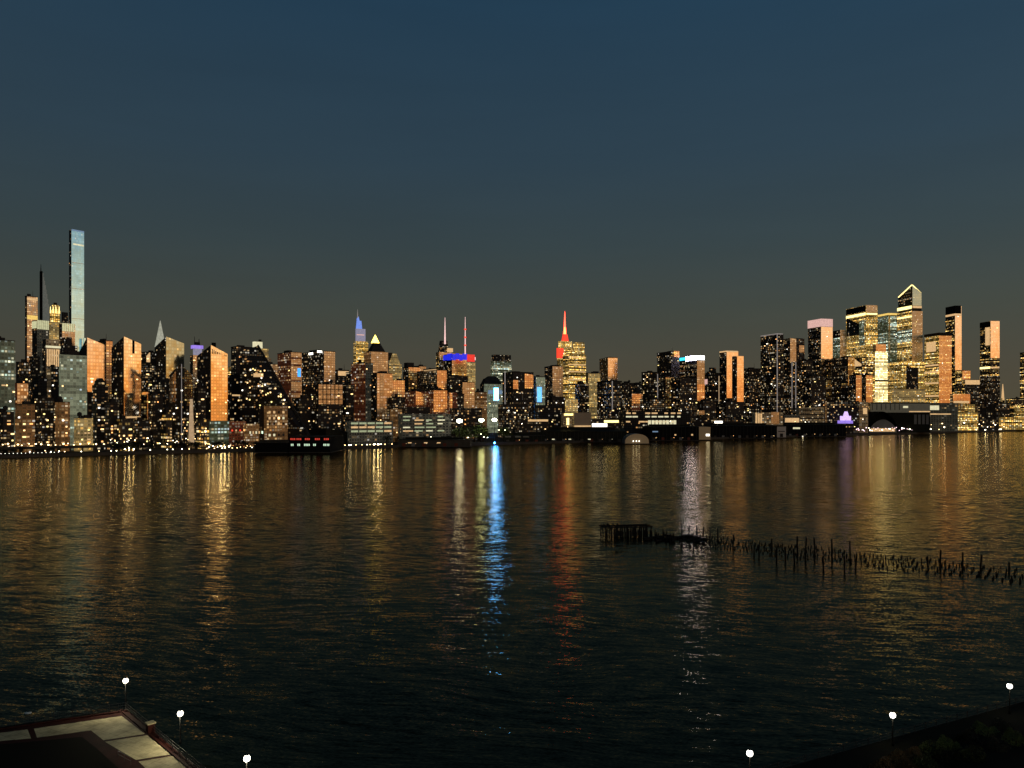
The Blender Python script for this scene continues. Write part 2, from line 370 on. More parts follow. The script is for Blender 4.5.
    def windows(s, n, mats=None, ymax=None):
        """single lit windows, each a mesh of its own"""
        mats = mats or ('e_warm', 'e_warm', 'e_yel', 'e_whi', 'e_org', 'e_dim', 'e_dim', 'e_dim')
        seen = set()
        ybot = HZ+(H-s.base)*F/s.Y
        for i in range(int(n*.65+.5)):
            wl, wr = s.x[1]-s.x[0], s.x[2]-s.x[1]
            side = 'L' if RND.random() < wl/(wl+wr+.01) else 'R'
            Ln = s.a if side == 'L' else s.b
            cw, ch = 3.6, 3.6
            ci, cj = RND.randrange(max(1, int(Ln/cw))), RND.randrange(1, max(2, int((min(s.zs[0], s.zs[1], s.zs[3])-s.base-8)/ch)))
            if (side, ci, cj) in seen: continue
            seen.add((side, ci, cj))
            u, nn = (s.uR, s.nR) if side == 'R' else (s.uL, s.nL)
            p = s.C+u*(ci*cw+cw/2+.3)+nn*.5
            o = link('window', WIN[RND.choice(mats)], s.root, Vector((p.x, p.y, s.base+cj*ch+2))-s.o)
            o.rotation_euler.z = math.atan2(u.y, u.x)
            k = RND.choice((.7, .8, .9, 1.5)); o.scale = (k, 1, .8)
    def mast(s, px, yb, yt, r0, r1, mat, name='mast', dy=6.0, seg=8):
        Y = s.Y+dy; zb, zt = zat(yb, Y), zat(yt, Y)
        me = bm_mesh(name, lathe([(r0, 0), (r0*.6+r1*.4, (zt-zb)*.5), (r1, zt-zb)], seg), mat, True)
        return link(name, me, s.root, Vector((sx(px)*Y, Y, zb))-s.o)
def winmesh(mk):
    bm = bmesh.new(); bbox(bm, -1.15, 1.15, -.12, .12, 0, 1.9); return bm_mesh('window', bm, mk)
WIN = {k: winmesh(k) for k in ('e_warm', 'e_yel', 'e_whi', 'e_org', 'e_dim', 'e_red', 'e_grn', 'e_pale')}
TANK = bm_mesh('water_tank', lathe([(1.2, 0), (1.2, 2.2), (2.4, 2.25), (2.5, 5.4), (1.4, 6.4), (.2, 7.0)], 9), 'roof'); ROD = bm_mesh('roof_mast', lathe([(.4, 0), (.3, 6), (.15, 11)], 5), 'metal')
B = Bld
# ================================================================== the skyline, north (frame left) to south
SK = 'skyscraper'; AP = 'apartment block'; OF = 'office tower'; LO = 'low building'
# --- northern cluster
B('office_tower', 'greenish glass slab at the north end with rows of dim cool light', -14, 1, 15, 340, 60, 'gg2', cat=OF, win=14)
b = B('skyscraper', 'slim dark tower with two glowing yellow bands beside the needle tower', 25, 27, 37.5, 296, 520, 'dk', 'mird', SK, win=16)
b.face('R', 27, 37.5, 297.5, 300, 'e_dim', 'light_band'); b.face('R', 27, 37.5, 315, 319, 'e_goldcrown', 'light_band'); b.face('R', 29, 36, 336, 338, 'e_dim', 'light_band')
b = B('skyscraper', 'dark needle tower with feathered setbacks stepping down on one side', 39.6, 41.2, 42.6, 271, 700, 'black', None, SK, cap=False)
for x1, yt in ((43.4, 273), (44.2, 277), (45, 281), (45.8, 285), (46.6, 289.5), (47.4, 294), (48.2, 299), (49, 304)): b.block('setback', x1-1.8, x1-1.2, x1, yt, None, 'e_grey', dy=6+x1*.1)  # setbacks glow faint grey, their lit side put into the material
b.mast(40.9, 272, 264, 1.0, .3, 'metal', 'spire', 2)
b = B('skyscraper', 'stone tower with a stepped golden floodlit crown beside the tallest tower', 49, 51, 61, 322, 620, 'lst', None, SK, cap=False)
b.block('crown', 50, 51.5, 60, 311, 322, 'gld', dy=4); b.block('crown', 52, 53, 58.5, 304.5, 311.5, 'gld', dy=6); b.block('light_band', 49.8, 51.3, 60.3, 310, 313, 'e_goldcrown', dy=2); b.block('crown_roof', 53.5, 54.2, 57, 302.5, 304.5, 'roof', dy=7)
for x in (50.5, 53.2, 56, 59.2): b.mast(x, 313, 306.5, .9, .4, 'e_yel', 'pinnacle', -1, 5)
b.block('buttress', 61.5, 62.5, 68, 312, None, 'dk3', dy=60)
b = B('supertall_tower', 'tallest pale blue glass tower standing far above everything else', 69, 71.4, 84, 229.5, 560, 'dk3', 'cpt', SK, cap=False)
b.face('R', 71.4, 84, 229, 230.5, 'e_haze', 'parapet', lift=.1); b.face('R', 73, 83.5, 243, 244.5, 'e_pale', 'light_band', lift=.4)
for y in (262, 288, 318): b.face('R', 72, 83.8, y, y+.35, 'mird', 'mechanical_band', lift=.4)
b.block('lower_shoulder', 83, 84, 86, 338, None, 'cpt', dy=8)
b = B('twin_tower', 'grey twin tower with glowing crown of vertical fins, the taller of the pair', 32, 37, 49, 320, 330, 'dk', 'gry', OF, cap=False)
for i in range(6): b.face('R', 37.2+i*2, 38.6+i*2, 320, 329, 'e_fin', 'crown_fin', lift=.4)
b.face('L', 32.3, 36.8, 321, 328, 'e_fin', 'crown_fin')
b.block('setback', 29, 33.5, 40, 356, None, 'dk', dy=-12)
b = B('twin_tower', 'darker twin tower with glowing crown of vertical fins, nearer the tallest tower', 59, 62, 75, 323, 300, 'dk2', 'mird', OF, cap=False, win=10)
for i in range(6): b.face('R', 62.2+i*2.1, 63.7+i*2.1, 323, 331, 'e_fin', 'crown_fin', lift=.4)
b.block('setback', 61, 65, 77.5, 345, None, 'dk', dy=-14); b.block('setback', 63, 67, 72, 337, None, 'dk', dy=-6)
b = B('classical_tower', 'pale lit tower with tall columned facade below a flat dark cap', 42.5, 46, 60, 339, 215, 'dk', 'stn', OF, cap=False, win=6)
b.face('R', 45.5, 60.4, 345.5, 347.5, 'e_pale', 'cornice', lift=.4)
for i in range(6): b.face('R', 46.8+i*2.2, 48.1+i*2.2, 349, 366, 'e_dim', 'column', lift=.4)
B('apartment_block', 'dark brown block between the green slab and the slim banded tower', 16, 19, 30, 362, 240, 'dk', 'mird', AP, win=8)
B('glass_slab', 'broad pale grey green glass slab in front of the tallest tower', 59, 60.5, 87, 354, 62, 'gg', None, OF, win=4, roofm='black')
b = B('slanted_tower', 'orange glass tower with sloping roof just behind the pale green slab', 79, 87, 105, (352, 337.5, 345), 100, 'dk3', 'mirp', SK, win=6, phi=26)
B('apartment_block', 'brown flat topped tower tucked behind the northernmost sloping orange tower', 96, 106, 112.5, 340.5, 260, 'dk', 'orb', AP)
b = B('rounded_block', 'black rounded block in front of the northernmost sloping orange tower', 92, 97, 108, 385, 55, 'dk3', None, AP, win=14, cap=False)
b.block('rounded_crown', 93.5, 98, 106, 380.5, 385, 'dk3', taper=.8, dy=2); b.block('rounded_crown', 95.5, 99, 104, 378, 380.6, 'dk3', taper=.7, dy=4)
b = B('slanted_tower', 'bright orange glass tower with a notch cut in its sloping roof', 111.5, 123.8, 141, (347.5, 336.5, 344), 95, 'dk', 'mir', SK, win=14, phi=26)
b.face('R', 132.3, 134.2, (340, 341), 353, 'black', 'notch', lift=.4)
b.block('annex', 139.5, 141, 149.3, 392, None, 'mir', dy=-6)
b.face('R', 124.4, 149, 416.5, 418, 'e_dim', 'light_band', lift=6.5)
B('apartment_block', 'dark tower with a small lit diamond gable right behind the notched orange tower', 141, 146, 160, 352, 190, 'dk2', None, AP, win=26).face('R', 146.4, 150, (356, 352), 362, 'e_dim', 'lit_gable')
b = B('pyramid_spire', 'pale faceted glass spire rising to one sharp point behind the slanted greenish tower', 154.5, 157, 166, 347, 420, 'gry', 'mirg', SK, cap=False)
b.block('spire', 154.5, 157, 166, 320, 347, 'e_spire', taper=.04)  # spire glows without a lamp: its pale light put into the material
b = B('slanted_tower', 'pale greenish mirrored tower with slanted roof below the pointed glass spire', 155, 166, 184, (347, 336.5, 343.5), 170, 'dk', 'mirg', SK, win=22, rb=378, phi=27)
b.block('shoulder', 152, 160, 166, 372, None, 'dk2', dy=-20)
b = B('faceted_tower', 'dark faceted tower with thin bright edges in front of the slanted greenish tower', 168.5, 180, 182.5, (376, 363.5, 365), 60, 'dk', None, AP, win=18)
b.face('L', 170, 176.5, (379, 371), 402, 'mird', 'glass_facade', lift=.3); b.mast(181.6, 440, 364, .4, .4, 'e_line', 'edge_strip', -2, 4)
B('slanted_tower', 'narrow brown orange tower with slanted top beside the dark faceted tower', 183.5, 184.5, 192, (367, 368, 375), 130, 'dk', 'orb', AP)
b = B('lit_top_tower', 'slim tower with a violet light band and pale box on top', 190, 193, 203, 355, 420, 'dk2', 'mird', OF, cap=False, win=12)
b.block('top_box', 193, 195, 202, 348.5, 355, 'e_lil'); b.block('light_band', 190.8, 193.4, 203.3, 345, 348.5, 'e_vio', dy=-1); b.block('mast_base', 194.5, 195.5, 200, 342, 345, 'roof', dy=4)
b.mast(194.5, 346, 336.5, .8, .3, 'metal'); b.mast(199, 342, 339, .9, .5, 'metal')
b = B('slanted_tower', 'orange honeycomb glass tower with sloping roof and a small dark roof hut', 197, 210.8, 227.5, (356, 345, 354), 75, 'dk', 'mir', SK, win=20, phi=27, rb=424)
b.block('roof_hut', 211.5, 212.5, 216, 342.5, 349, 'black', dy=8)
for i in range(9): b.face('R', 212+i*1.7, 212.5+i*1.7, (349+i*.9, 349.3+i*.9), 354, 'metal', 'crown_fin', lift=.4)
b.block('podium', 209, 211, 229, 421, None, 'grn', dy=-14)
b = B('lit_chimney', 'white floodlit tapering chimney standing in front of the waterfront blocks', 187.5, 189, 194.5, 428, 45, 'stn', None, 'chimney', cap=False)
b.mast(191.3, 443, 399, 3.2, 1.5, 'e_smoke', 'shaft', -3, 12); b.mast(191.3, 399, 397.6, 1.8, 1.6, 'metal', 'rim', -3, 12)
# northern waterfront infill
G1 = 'dark riverside apartment blocks at the north end'
for x0, xe, x1, yt, d, l, r, lab in (
    (13, 17, 28, 383, 70, 'red', 'mird', 'reddish brick block right beside the north end green glass slab'),
    (-6, 3, 14, 412, 34, 'dk2', None, 'low block at the foot of the north end green glass slab'),
    (15, 22, 35, 404, 40, 'brn', None, 'low brown block below the slim banded tower, near the highway viaduct'),
    (33, 38, 47, 378, 120, 'dk3', None, 'black block in front of the grey fin crowned twin tower'),
    (36, 42, 54, 398, 60, 'dk2', None, 'dark speckled block below the columned tower'),
    (47, 51, 61, 367, 150, 'stn', 'dk2', 'stepped stone block directly below the columned facade'),
    (55, 61, 70, 402, 45, 'brn', None, 'brown block below the pale grey green slab, northern of the two'),
    (70, 77, 92, 392, 70, 'dk', None, 'dark domed block in front of the pale grey green slab'),
    (74, 80, 93, 418, 32, 'lst', None, 'low brightly lit block behind the highway viaduct street lights'),
    (104, 110, 119, 402, 42, 'dk2', None, 'dark block below the black rounded block and the notched tower'),
    (117, 122, 134, 419, 34, 'off', None, 'low block with lit rows at the foot of the notched orange tower'),
    (133, 139, 150, 420, 36, 'dk2', None, 'low dark block at the foot of the orange annex'),
    (148, 153, 163, 394, 60, 'dk2', None, 'speckled dark block below the lit diamond gable tower'),
    (161, 166, 172, 412, 45, 'off', None, 'low block with bright rows beside the dark faceted tower'),
    (181, 186, 190, 406, 70, 'dk2', None, 'narrow dark block directly behind the white chimney'),
    (194, 198, 206, 388, 60, 'dk2', None, 'speckled block below the violet topped tower'),
    (196, 201, 209, 419, 35, 'off', None, 'low lit block between white chimney and honeycomb tower'),
    ):
    B('apartment_block', lab, x0, xe, x1, yt, d, l, r, AP, G1, win=18)
# --- around the sloping pyramid building
b = B('apartment_block', 'black block with one lit red orange panel beside the honeycomb tower', 227, 232, 254, 375, 150, 'dk3', None, AP, win=16)
b.face('R', 243.5, 253.5, 387, 408, 'orb', 'lit_panel', lift=.3); b.face('R', 232, 243, 394.5, 396, 'e_dim', 'light_band', lift=.3)
B('apartment_block', 'tower with yellow lit upper floors between honeycomb tower and sloping pyramid', 226, 231, 246, 367, 300, 'gd2', None, AP, win=10)
b = B('apartment_block', 'dark tower with reddish windows attached behind the peak of the sloping pyramid', 231, 236, 258, 346.5, 260, 'dk2', None, AP, win=14, winm=('e_red', 'e_warm', 'e_org'))
b = B('stepped_tower', 'stepped tower with bright floodlit top behind the sloping pyramid', 251, 254, 268.5, 348, 520, 'lst', None, OF, cap=False)
b.block('crown', 252.5, 254.5, 262.5, 341.5, 348, 'e_pale', dy=4); b.block('mast_base', 258.5, 259.2, 261.5, 339.5, 341.5, 'roof', dy=6)
b.block('setback', 264, 266, 271, 358, None, 'stn', dy=-8)
B('apartment_block', 'tan block with bright face just behind the sloping roof of the pyramid', 266, 268, 280, 364, 330, 'gry', 'tan', AP)
# sloping tetrahedral apartment building
def tetra():
    Y = shoreY(255)+110
    r = empty('pyramid_building', (sx(252)*Y, Y, GZ), 'dark warped pyramid apartment building with one long slope down to the river', 'apartment building')
    o = Vector((sx(252)*Y, Y, GZ))
    def P(px, py, dy): return Vector((sx(px)*(Y+dy), Y+dy, zat(py, Y+dy)))-o
    z = lambda v: Vector((v.x, v.y, 0))
    pk, l0, r0 = P(257, 346, 20), P(240, 352, 0), P(313, 436, -40)
    m1, m2, m3 = P(270, 368, 8), P(284, 394, -8), P(298, 418, -24)
    bl, bb = z(l0), z(P(272, 430, 70))
    V = [l0, pk, m1, m2, m3, z(r0), bl, bb]
    fr = [z(P(258, 430, -6)), z(P(284, 430, -24))]
    me = mesh('sloping_roof', [pk, m1, m2, m3, z(r0)+Vector((0, 0, 3)), bb, l0], [(0, 5, 4, 3, 2, 1), (0, 6, 5)], 'greyroof')
    link('sloping_roof', me, r)
    vs = [bl, fr[0], fr[1], z(r0), z(r0)+Vector((0, 0, 3)), m3, m2, m1, pk, l0]
    fl = [tuple(range(10))]
    uv = [[((v-bl).xy.length, v.z) for v in vs]]
    link('river_facade', mesh('river_facade', vs, fl, 'dk2', None, uv), r)
    link('north_wall', mesh('north_wall', [bl, l0, pk, bb], [(0, 1, 2, 3)], 'dk', None, [[(0, 0), (0, l0.z), (20, pk.z), (60, 0)]]), r)
    e = bmesh.new(); pts = [pk, m1, m2, m3, z(r0)+Vector((0, 0, 3))]
    for a, c in zip(pts, pts[1:]):
        d = (c-a); n = Vector((0, -1.2, 0)); up = Vector((1.6, 0, 1.6))
        q = [e.verts.new(x) for x in (a+n, c+n, c+n+up, a+n+up)]; e.faces.new(q)
        q2 = [e.verts.new(x) for x in (a+n+up, c+n+up, c+up+Vector((0, 3, 0)), a+up+Vector((0, 3, 0)))]; e.faces.new(q2)
    link('roof_edge', bm_mesh('roof_edge', e, 'roof'), r)
    for k in range(50):
        px = RND.uniform(242, 292); f = (px-257)/56
        ylo = 354 if px < 257 else 346+f*84+8
        py = RND.uniform(max(ylo+4, 366), 408)
        if py < ylo+5: continue
        t = (px-240)/(313-240); dy = -40*t-3.2
        p = P(px, py, dy); q = link('window', WIN[RND.choice(('e_warm', 'e_whi', 'e_dim', 'e_yel'))], r, p); q.scale = (.9, 1, .9); q.rotation_euler.z = -.45
    q = P(258, 377, -13); f = link('lit_terrace', bm_mesh('lit_terrace', (lambda m: (bbox(m, -6, 7, -.3, .3, 0, 5), m)[1])(bmesh.new()), 'e_dim'), r, q)
tetra()
b = B('brick_building', 'brown brick building with square lit windows below the sloping pyramid', 264, 266.5, 287.5, 406, 46, 'brn', 'brn', LO, cap=False)
b.block('wing', 244, 247, 266, 424, None, 'brn', dy=-4); b.block('wing', 226, 229, 246, 421.5, None, 'red', dy=6); b.block('stair_tower', 258.5, 260, 266, 406, None, 'dk', dy=5)
for iy, y in enumerate((411, 417, 422.5, 434)):
    for ix in range(4): b.face('R', 268.5+ix*4.6, 270.4+ix*4.6, y, y+2.4, RND.choice(('e_dim', 'e_pale', 'metal', 'e_warm')) if iy else RND.choice(('metal', 'e_dim')), 'window', lift=.3)
for i in range(5): b.face('R', 249+i*3, 250.4+i*3, 431, 433.5, RND.choice(('e_pale', 'e_dim', 'e_grn')), 'window', lift=1.5)
for i in range(4): b.face('R', 231+i*4, 232.3+i*4, 429, 430.6, RND.choice(('e_red', 'e_org', 'e_dim')), 'window', lift=1.5)
b = B('hotel_tower', 'reddish tower with tan striped face and a small blue sign', 277.5, 291, 301.5, 352, 210, 'red', 'tan', OF, win=10)
b.face('R', 297.5, 300.5, 368, 376.5, 'e_bluesign', 'sign', lift=.5)
for y in (357, 364, 380, 391): b.face('R', 291.3, 301, y, y+2, 'red', 'spandrel', lift=.4)
b = B('apartment_tower', 'broad dark tower speckled with lights, bright white spots on its roof', 300.5, 324, 335, 351, 200, 'dk2', 'tan', AP, win=34, phi=30, rb=384)
b.face('L', 309, 313, 351, 353.5, 'e_crown' if 0 else 'e_whi', 'roof_light'); b.block('roof_light', 317.5, 318, 327, 350.5, 352.5, 'e_whi', dy=-1)
b = B('box_building', 'square tan gridded box in front of the broad speckled tower', 316.5, 318.5, 342.5, 384, 130, 'dk', 'tan', OF, win=6, rb=404)
for i in range(1, 4): b.face('R', 318.5, 342.5, 384+i*5, 384.6+i*5, 'roof', 'grid_line', lift=.4)
for i in range(1, 6): b.face('R', 318.5+i*4, 319+i*4, 384, 404, 'roof', 'grid_line', lift=.42)
B('apartment_block', 'dark block with orange lit top floor right of the tan gridded box', 335, 338, 349, 370, 300, 'dk2', None, AP, win=12).face('R', 338, 348.6, 371, 375.5, 'e_dim', 'light_band', lift=.3)
B('apartment_block', 'speckled dark block between the tan gridded box and the brown slab towers', 340, 346, 354, 385, 170, 'dk2', None, AP, win=20)
b = B('low_block', 'low dark grey shed roof sloping up behind the red lit pier building', 303, 326, 352, (430, 428, 433), 40, 'shed', None, LO, cap=False)
B('apartment_block', 'dark speckled block below the red sign hotel, behind the sloping pyramid toe', 292, 300, 312, 398, 95, 'dk2', None, AP, win=10)
B('apartment_block', 'dark speckled block at the foot of the tan gridded box', 310, 318, 340, 408, 80, 'dk2', None, AP, win=18)
# --- midtown
b = B('supertall_tower', 'stepped tower with blue lit crown and white needle spire', 353.5, 356, 368, 341, 1250, 'gd2', 'gld', SK, cap=False)
b.block('setback', 355.5, 357, 365.5, 328.5, 341, 'e_lil', dy=4); b.block('crown', 355.8, 357, 362.2, 320.5, 328.5, 'e_lblue', dy=8, taper=.75); b.block('crown', 356.4, 357, 359.5, 316.5, 320.5, 'e_lblue', dy=12, taper=.5)
b.mast(357.6, 318, 309.5, 1.6, .5, 'e_line', 'spire', 14); b.face('R', 357, 364.5, 334, 335, 'e_pink', 'light_band', lift=-2)
b = B('pyramid_topped_tower', 'brown stone tower under a dark hipped roof tipped with a glowing yellow pyramid', 364, 371, 388, 351.5, 560, 'brn', 'tan', OF, cap=False, rb=378)
b.block('hipped_roof', 367, 371.5, 385.5, 342.5, 351.5, 'roof', taper=.42, dy=2); b.block('lit_pyramid', 371, 373, 379.4, 334.5, 342.8, 'e_pyr', taper=.06, dy=10)
b.block('setback', 361, 366, 372, 364, None, 'red', dy=-10)
b = B('gabled_tower', 'pale yellow stone tower with pointed gable and dark side roof', 387, 389, 401.5, 364, 620, 'gry', 'lst', OF, cap=False)
b.block('gable', 388.5, 390, 400.5, 353.5, 364, 'lst', taper=.35, dy=3); b.block('side_roof', 386, 388, 394, 352.5, 360, 'roof', taper=.6, dy=18)
B('slab_tower', 'dark brown slab tower with one grey edge, northern one of the pair', 351, 365.5, 373, 363, 190, 'red', 'gry', AP, win=10, phi=34)
B('slab_tower', 'dark slab tower with pale vertical stripes, southern one of the pair', 371, 377, 392.5, 373, 150, 'dk', 'mird', AP, win=10).face('R', 380, 383.5, 374, 413, 'tan', 'stripe', lift=.4)
B('apartment_block', 'dark speckled block at the left foot of the grey edged slab tower', 346, 352, 364, 372, 230, 'dk2', None, AP, win=18)
B('office_block', 'bright orange face with slanted base below the pale gabled tower', 390.5, 391.5, 404.5, 380, 260, 'dk', 'orb', OF, rb=397)
B('apartment_block', 'dark block with lit dots under the slanted orange face', 389, 393, 403, 398, 140, 'dk2', None, AP, win=12)
b = B('office_block', 'dark block with an orange face and cluttered roof east of the gabled tower', 403, 408.5, 420, 367, 420, 'dk', 'orb', OF, win=6)
b.block('roof_clutter', 404, 407, 414, 362.5, 367, 'roof', dy=10)
B('office_block', 'reddish block with pale edge right behind the cluttered roof', 415, 419, 426, 366, 520, 'dk', 'tan', OF)
b = B('office_block', 'dark block with orange square and thin lit roofline before the white spire tower', 417, 437, 446.5, 370, 330, 'dk2', 'orb', OF, win=14, phi=28, rb=389)
b.face('L', 424, 436.5, 369, 370.5, 'e_dim', 'light_band')
b = B('brick_block', 'red brown block with two orange patches beneath the cluttered roof', 405, 414, 430, 391, 190, 'red', 'red', AP, win=8)
b.face('R', 415.5, 425, (391, 394), 405, 'orb', 'glass_facade', lift=.4); b.face('R', 424, 426, 394, 408, 'tan', 'stripe', lift=.6)
b = B('brick_block', 'red block with large glowing orange face beneath the orange square', 429, 433.5, 447, 390, 170, 'red', 'orb', AP, rb=412)
B('brick_block', 'red block with thin vertical bright strips beside the large glowing orange face', 446, 448.5, 457, 392, 200, 'red', 'red', AP, win=4).face('R', 449.5, 452, 393, 410, 'orb', 'stripe', lift=.4)
b = B('spire_tower', 'dark crystalline tower with tall pink white spire', 436, 439, 451.5, 352, 900, 'off', 'mird', SK, cap=False, win=14)
b.block('crystal_top', 438, 440, 449, 340.5, 352, 'dk3', taper=.7, dy=5); b.mast(445, 344, 317.5, 2.2, .5, 'e_mast', 'spire', 10); b.block('lit_box', 447, 448, 453, 348, 352, 'e_dim', dy=-2)
b = B('antenna_tower', 'brick tower with blue sign band, red square sign and tall striped antenna', 444, 452, 466.5, 353.5, 820, 'dk3', 'orb', SK, cap=False, phi=30)
for i, (xa, xb, ya, yb_) in enumerate(((452, 455.5, 354, 360), (455.5, 459, 353.2, 359.2), (459, 462.5, 354.2, 360), (462.5, 466.8, 353, 359.4))): b.face('R', xa, xb, ya, yb_, 'e_blue', 'sign_panel', lift=1.0)
b.face('L', 443.5, 447.5, 354.4, 359.6, 'e_blue', 'sign_panel', lift=.6); b.face('L', 447.5, 452, 353.4, 360, 'e_blue', 'sign_panel', lift=.6)
b.block('west_bay', 466.5, 467.5, 475.5, 362.5, None, 'lst', dy=-10)
b.block('sign', 467.0, 467.6, 474.8, 354.4, 361.6, 'e_sign', dy=-11)
for x in (468.8, 471.6): b.face('R', x, x+1.5, 356.4, 359.6, 'e_mast', 'sign_mark', lift=11.6)
b.mast(465.2, 354, 317, 1.6, .5, 'e_mast', 'antenna', 12)
for y in (346, 338, 330): b.mast(465.2, y, y-1.4, 2.6, 2.6, 'e_red', 'antenna_ring', 12)
B('apartment_block', 'dark blocky tower right below the blue sign band', 444, 450, 468, 376, 420, 'dk3', 'dk2', AP, win=16)
b = B('office_block', 'beige tower in front of the striped antenna tower', 460, 462.5, 474.5, 382, 300, 'dk', 'tan', OF, win=8)
B('apartment_block', 'dark speckled block beside the red block with vertical strips', 454, 458, 464, 394, 200, 'dk2', None, AP, win=8)
B('apartment_block', 'brown dim block between the beige tower and the domed blue lit hall', 472, 477, 487, 392, 350, 'brn', None, AP, win=12)
b = B('office_tower', 'grey green tower with dark flat cap and pale lit floors south of the antennas', 490.5, 494, 511.5, 361, 900, 'grn', None, OF, cap=False, win=8)
b.block('cap', 491.5, 494.5, 511, 354.5, 361, 'dk3', dy=2)
b = B('domed_block', 'block with dark domed roof and a very bright blue white screen', 480, 484, 502.5, 384, 480, 'dk3', 'gg', OF, cap=False, win=8)
b.block('dome', 480.5, 484, 502, 378.5, 384, 'roof', taper=.75, dy=2); b.block('dome', 484, 487, 499, 376, 378.6, 'roof', taper=.5, dy=8)
b.face('R', 494, 498, 388, 400, 'e_azure', 'screen', lift=.5); b.face('R', 488, 502, 390, 394, 'e_haze', 'light_band', lift=.3)
b = B('office_block', 'dark block with two orange squares near its top and one thin grey edge', 502.5, 513, 533.5, 372, 380, 'dk', None, OF, win=16)
b.face('R', 513, 518, 380, 389, 'orb', 'glass_facade', lift=.4); b.face('R', 524.5, 533, (373.5, 375), 388, 'orb', 'glass_facade', lift=.4)
b.mast(505, 409, 371, .9, .9, 'e_line', 'edge_strip', -4, 4)
b = B('office_block', 'block with tall blue lit glass strip beside the golden stepped tower', 533, 536, 545, 376.5, 430, 'dk', 'gg', OF)
b.face('R', 537, 541.5, 387, 402, 'e_azure2', 'screen', lift=.5)
B('office_tower', 'dark tower with pinkish orange face left of the golden stepped tower', 544.5, 552.5, 563, 366, 560, 'dk2', 'tan', OF, win=16, phi=22)
b = B('art_deco_tower', 'art deco tower with red lit mast rising behind the golden glass tower', 557, 561, 573, 348, 1500, 'gd2', 'gld', SK, cap=False)
b.block('red_shoulder', 556.6, 558, 563.5, 348, 358, 'e_red', dy=-30)
b.block('crown', 558.3, 561, 572, 341, 348, 'gld', dy=5); b.block('red_crown', 561.3, 563, 568.8, 334, 341, 'e_red', dy=12, taper=.62)
b.mast(564.8, 336, 327, 5.2, 3.0, 'e_redh', 'mast_base', 30, 10); b.mast(564.8, 327, 311.5, 3.2, .5, 'e_redo', 'mast', 30, 8)
b = B('stepped_tower', 'golden glass tower packed with lit windows in front of the art deco tower', 562.5, 569, 586, 354, 620, 'gd2', 'gld', OF, cap=False, win=14, winm=('e_yel', 'e_pale', 'e_warm'))
b.block('dark_top', 573, 576, 584.5, 342, 354, 'gd2', dy=10); b.block('setback', 566, 570, 575, 350.5, 354, 'gd2', dy=6)
for y in (356.5, 364, 371, 379): b.face('R', 568, 585.5, y, y+1, 'e_dim', 'light_band', lift=.3)
for y in (359.5, 367, 375, 384, 393): b.face('R', 568, 585.5, y, y+1.4, 'roof', 'spandrel', lift=.35); b.face('L', 561.2, 567.9, y, y+1.4, 'roof', 'spandrel', lift=.35)
b.face('R', 577, 583, 381, 410, 'dk', 'dark_bay', lift=.5)
B('office_block', 'small gold floodlit building at the foot of the golden glass tower', 564, 566, 577.5, 399, 300, 'gld', 'lst', OF, cap=False, win=6)
B('apartment_block', 'dark block left of the small gold floodlit building', 545, 552, 565, 397, 260, 'dk2', None, AP, win=16)
B('office_block', 'beige stone block with dark roof right of the golden glass tower', 586, 588, 600, 373, 480, 'dk', 'lst', OF, win=8)
B('apartment_block', 'dark block between golden glass tower and beige stone block', 575, 580, 589, 384, 340, 'dk2', None, AP, win=14)
b = B('office_tower', 'tower with bright orange face standing alone between golden tower and dark towers', 599.5, 608, 617.5, 357.5, 520, 'dk', 'mirp', OF, win=10, phi=17, rb=380)
B('apartment_block', 'dark broad block with pale vertical line below the lone orange faced tower', 597, 612, 622, 381, 260, 'dk2', None, AP, win=24, phi=30).mast(612.3, 410, 381, .9, .9, 'e_line', 'edge_strip', -3, 4)
B('apartment_block', 'dark block speckled with lights just south of the pale vertical line', 618, 624, 634, 383, 360, 'dk2', None, AP, win=14)
b = B('office_block', 'low block with reddish orange lit face among dark speckled blocks', 629, 631.5, 642.5, 393, 300, 'dk', 'red', OF)
b.face('R', 632, 641, 394, 403.5, 'orb', 'lit_panel', lift=.4)
B('apartment_block', 'dark speckled tower left of the banded tower with glowing roof', 641.5, 648, 658, 372, 330, 'dk2', None, AP, win=20).mast(657.6, 405, 374, .8, .8, 'e_line', 'edge_strip', 10, 4)
B('apartment_block', 'far dark block between reddish lit block and speckled towers', 631, 636, 645, 384, 520, 'dk2', None, AP, win=8)
b = B('apartment_tower', 'dark tower with orange corner on its roof beside the glowing roof band', 657, 671, 679.5, 351.5, 280, 'dk2', None, AP, win=26, phi=34)
b.block('roof_corner', 672, 674, 679.5, 351, 357, 'orb', dy=-3)
b = B('crowned_tower', 'dark banded tower crowned by a blazing white and cyan light band', 679, 697, 704.5, 360.5, 240, 'dk3', 'tan', OF, cap=False, phi=34, rb=384)
b.face('L', 686, 696.9, 355.6, 359.8, 'e_crown', 'light_crown', lift=.3); b.face('R', 697, 704.3, 355.6, 359.8, 'e_crownend', 'light_crown', lift=.3); b.block('crown_roof', 679.5, 697, 704, 355.6, 361, 'roof')
b.face('L', 679.2, 686.5, 356, 359, 'e_cyan', 'cyan_light', lift=.6)
for y in (364, 369, 374.5, 380): b.face('L', 679.5, 696.5, y, y+1.5, 'mird', 'floor_band')
b.face('R', 697, 704.5, 384, 410, 'orb', 'lower_facade', lift=.2)
B('apartment_block', 'narrow block with tall orange strip below the orange cornered tower', 663, 665.5, 671.5, 377, 160, 'dk', 'orb', AP, rb=408)
B('apartment_block', 'black speckled block in front of the tower with glowing roof band', 671, 680, 697, 378, 120, 'dk2', 'dk2', AP, win=34)
b = B('apartment_tower', 'dark tower with stepped top and pinkish roof light north of the orange twins', 703, 711, 720.5, 373, 320, 'dk2', None, AP, win=20)
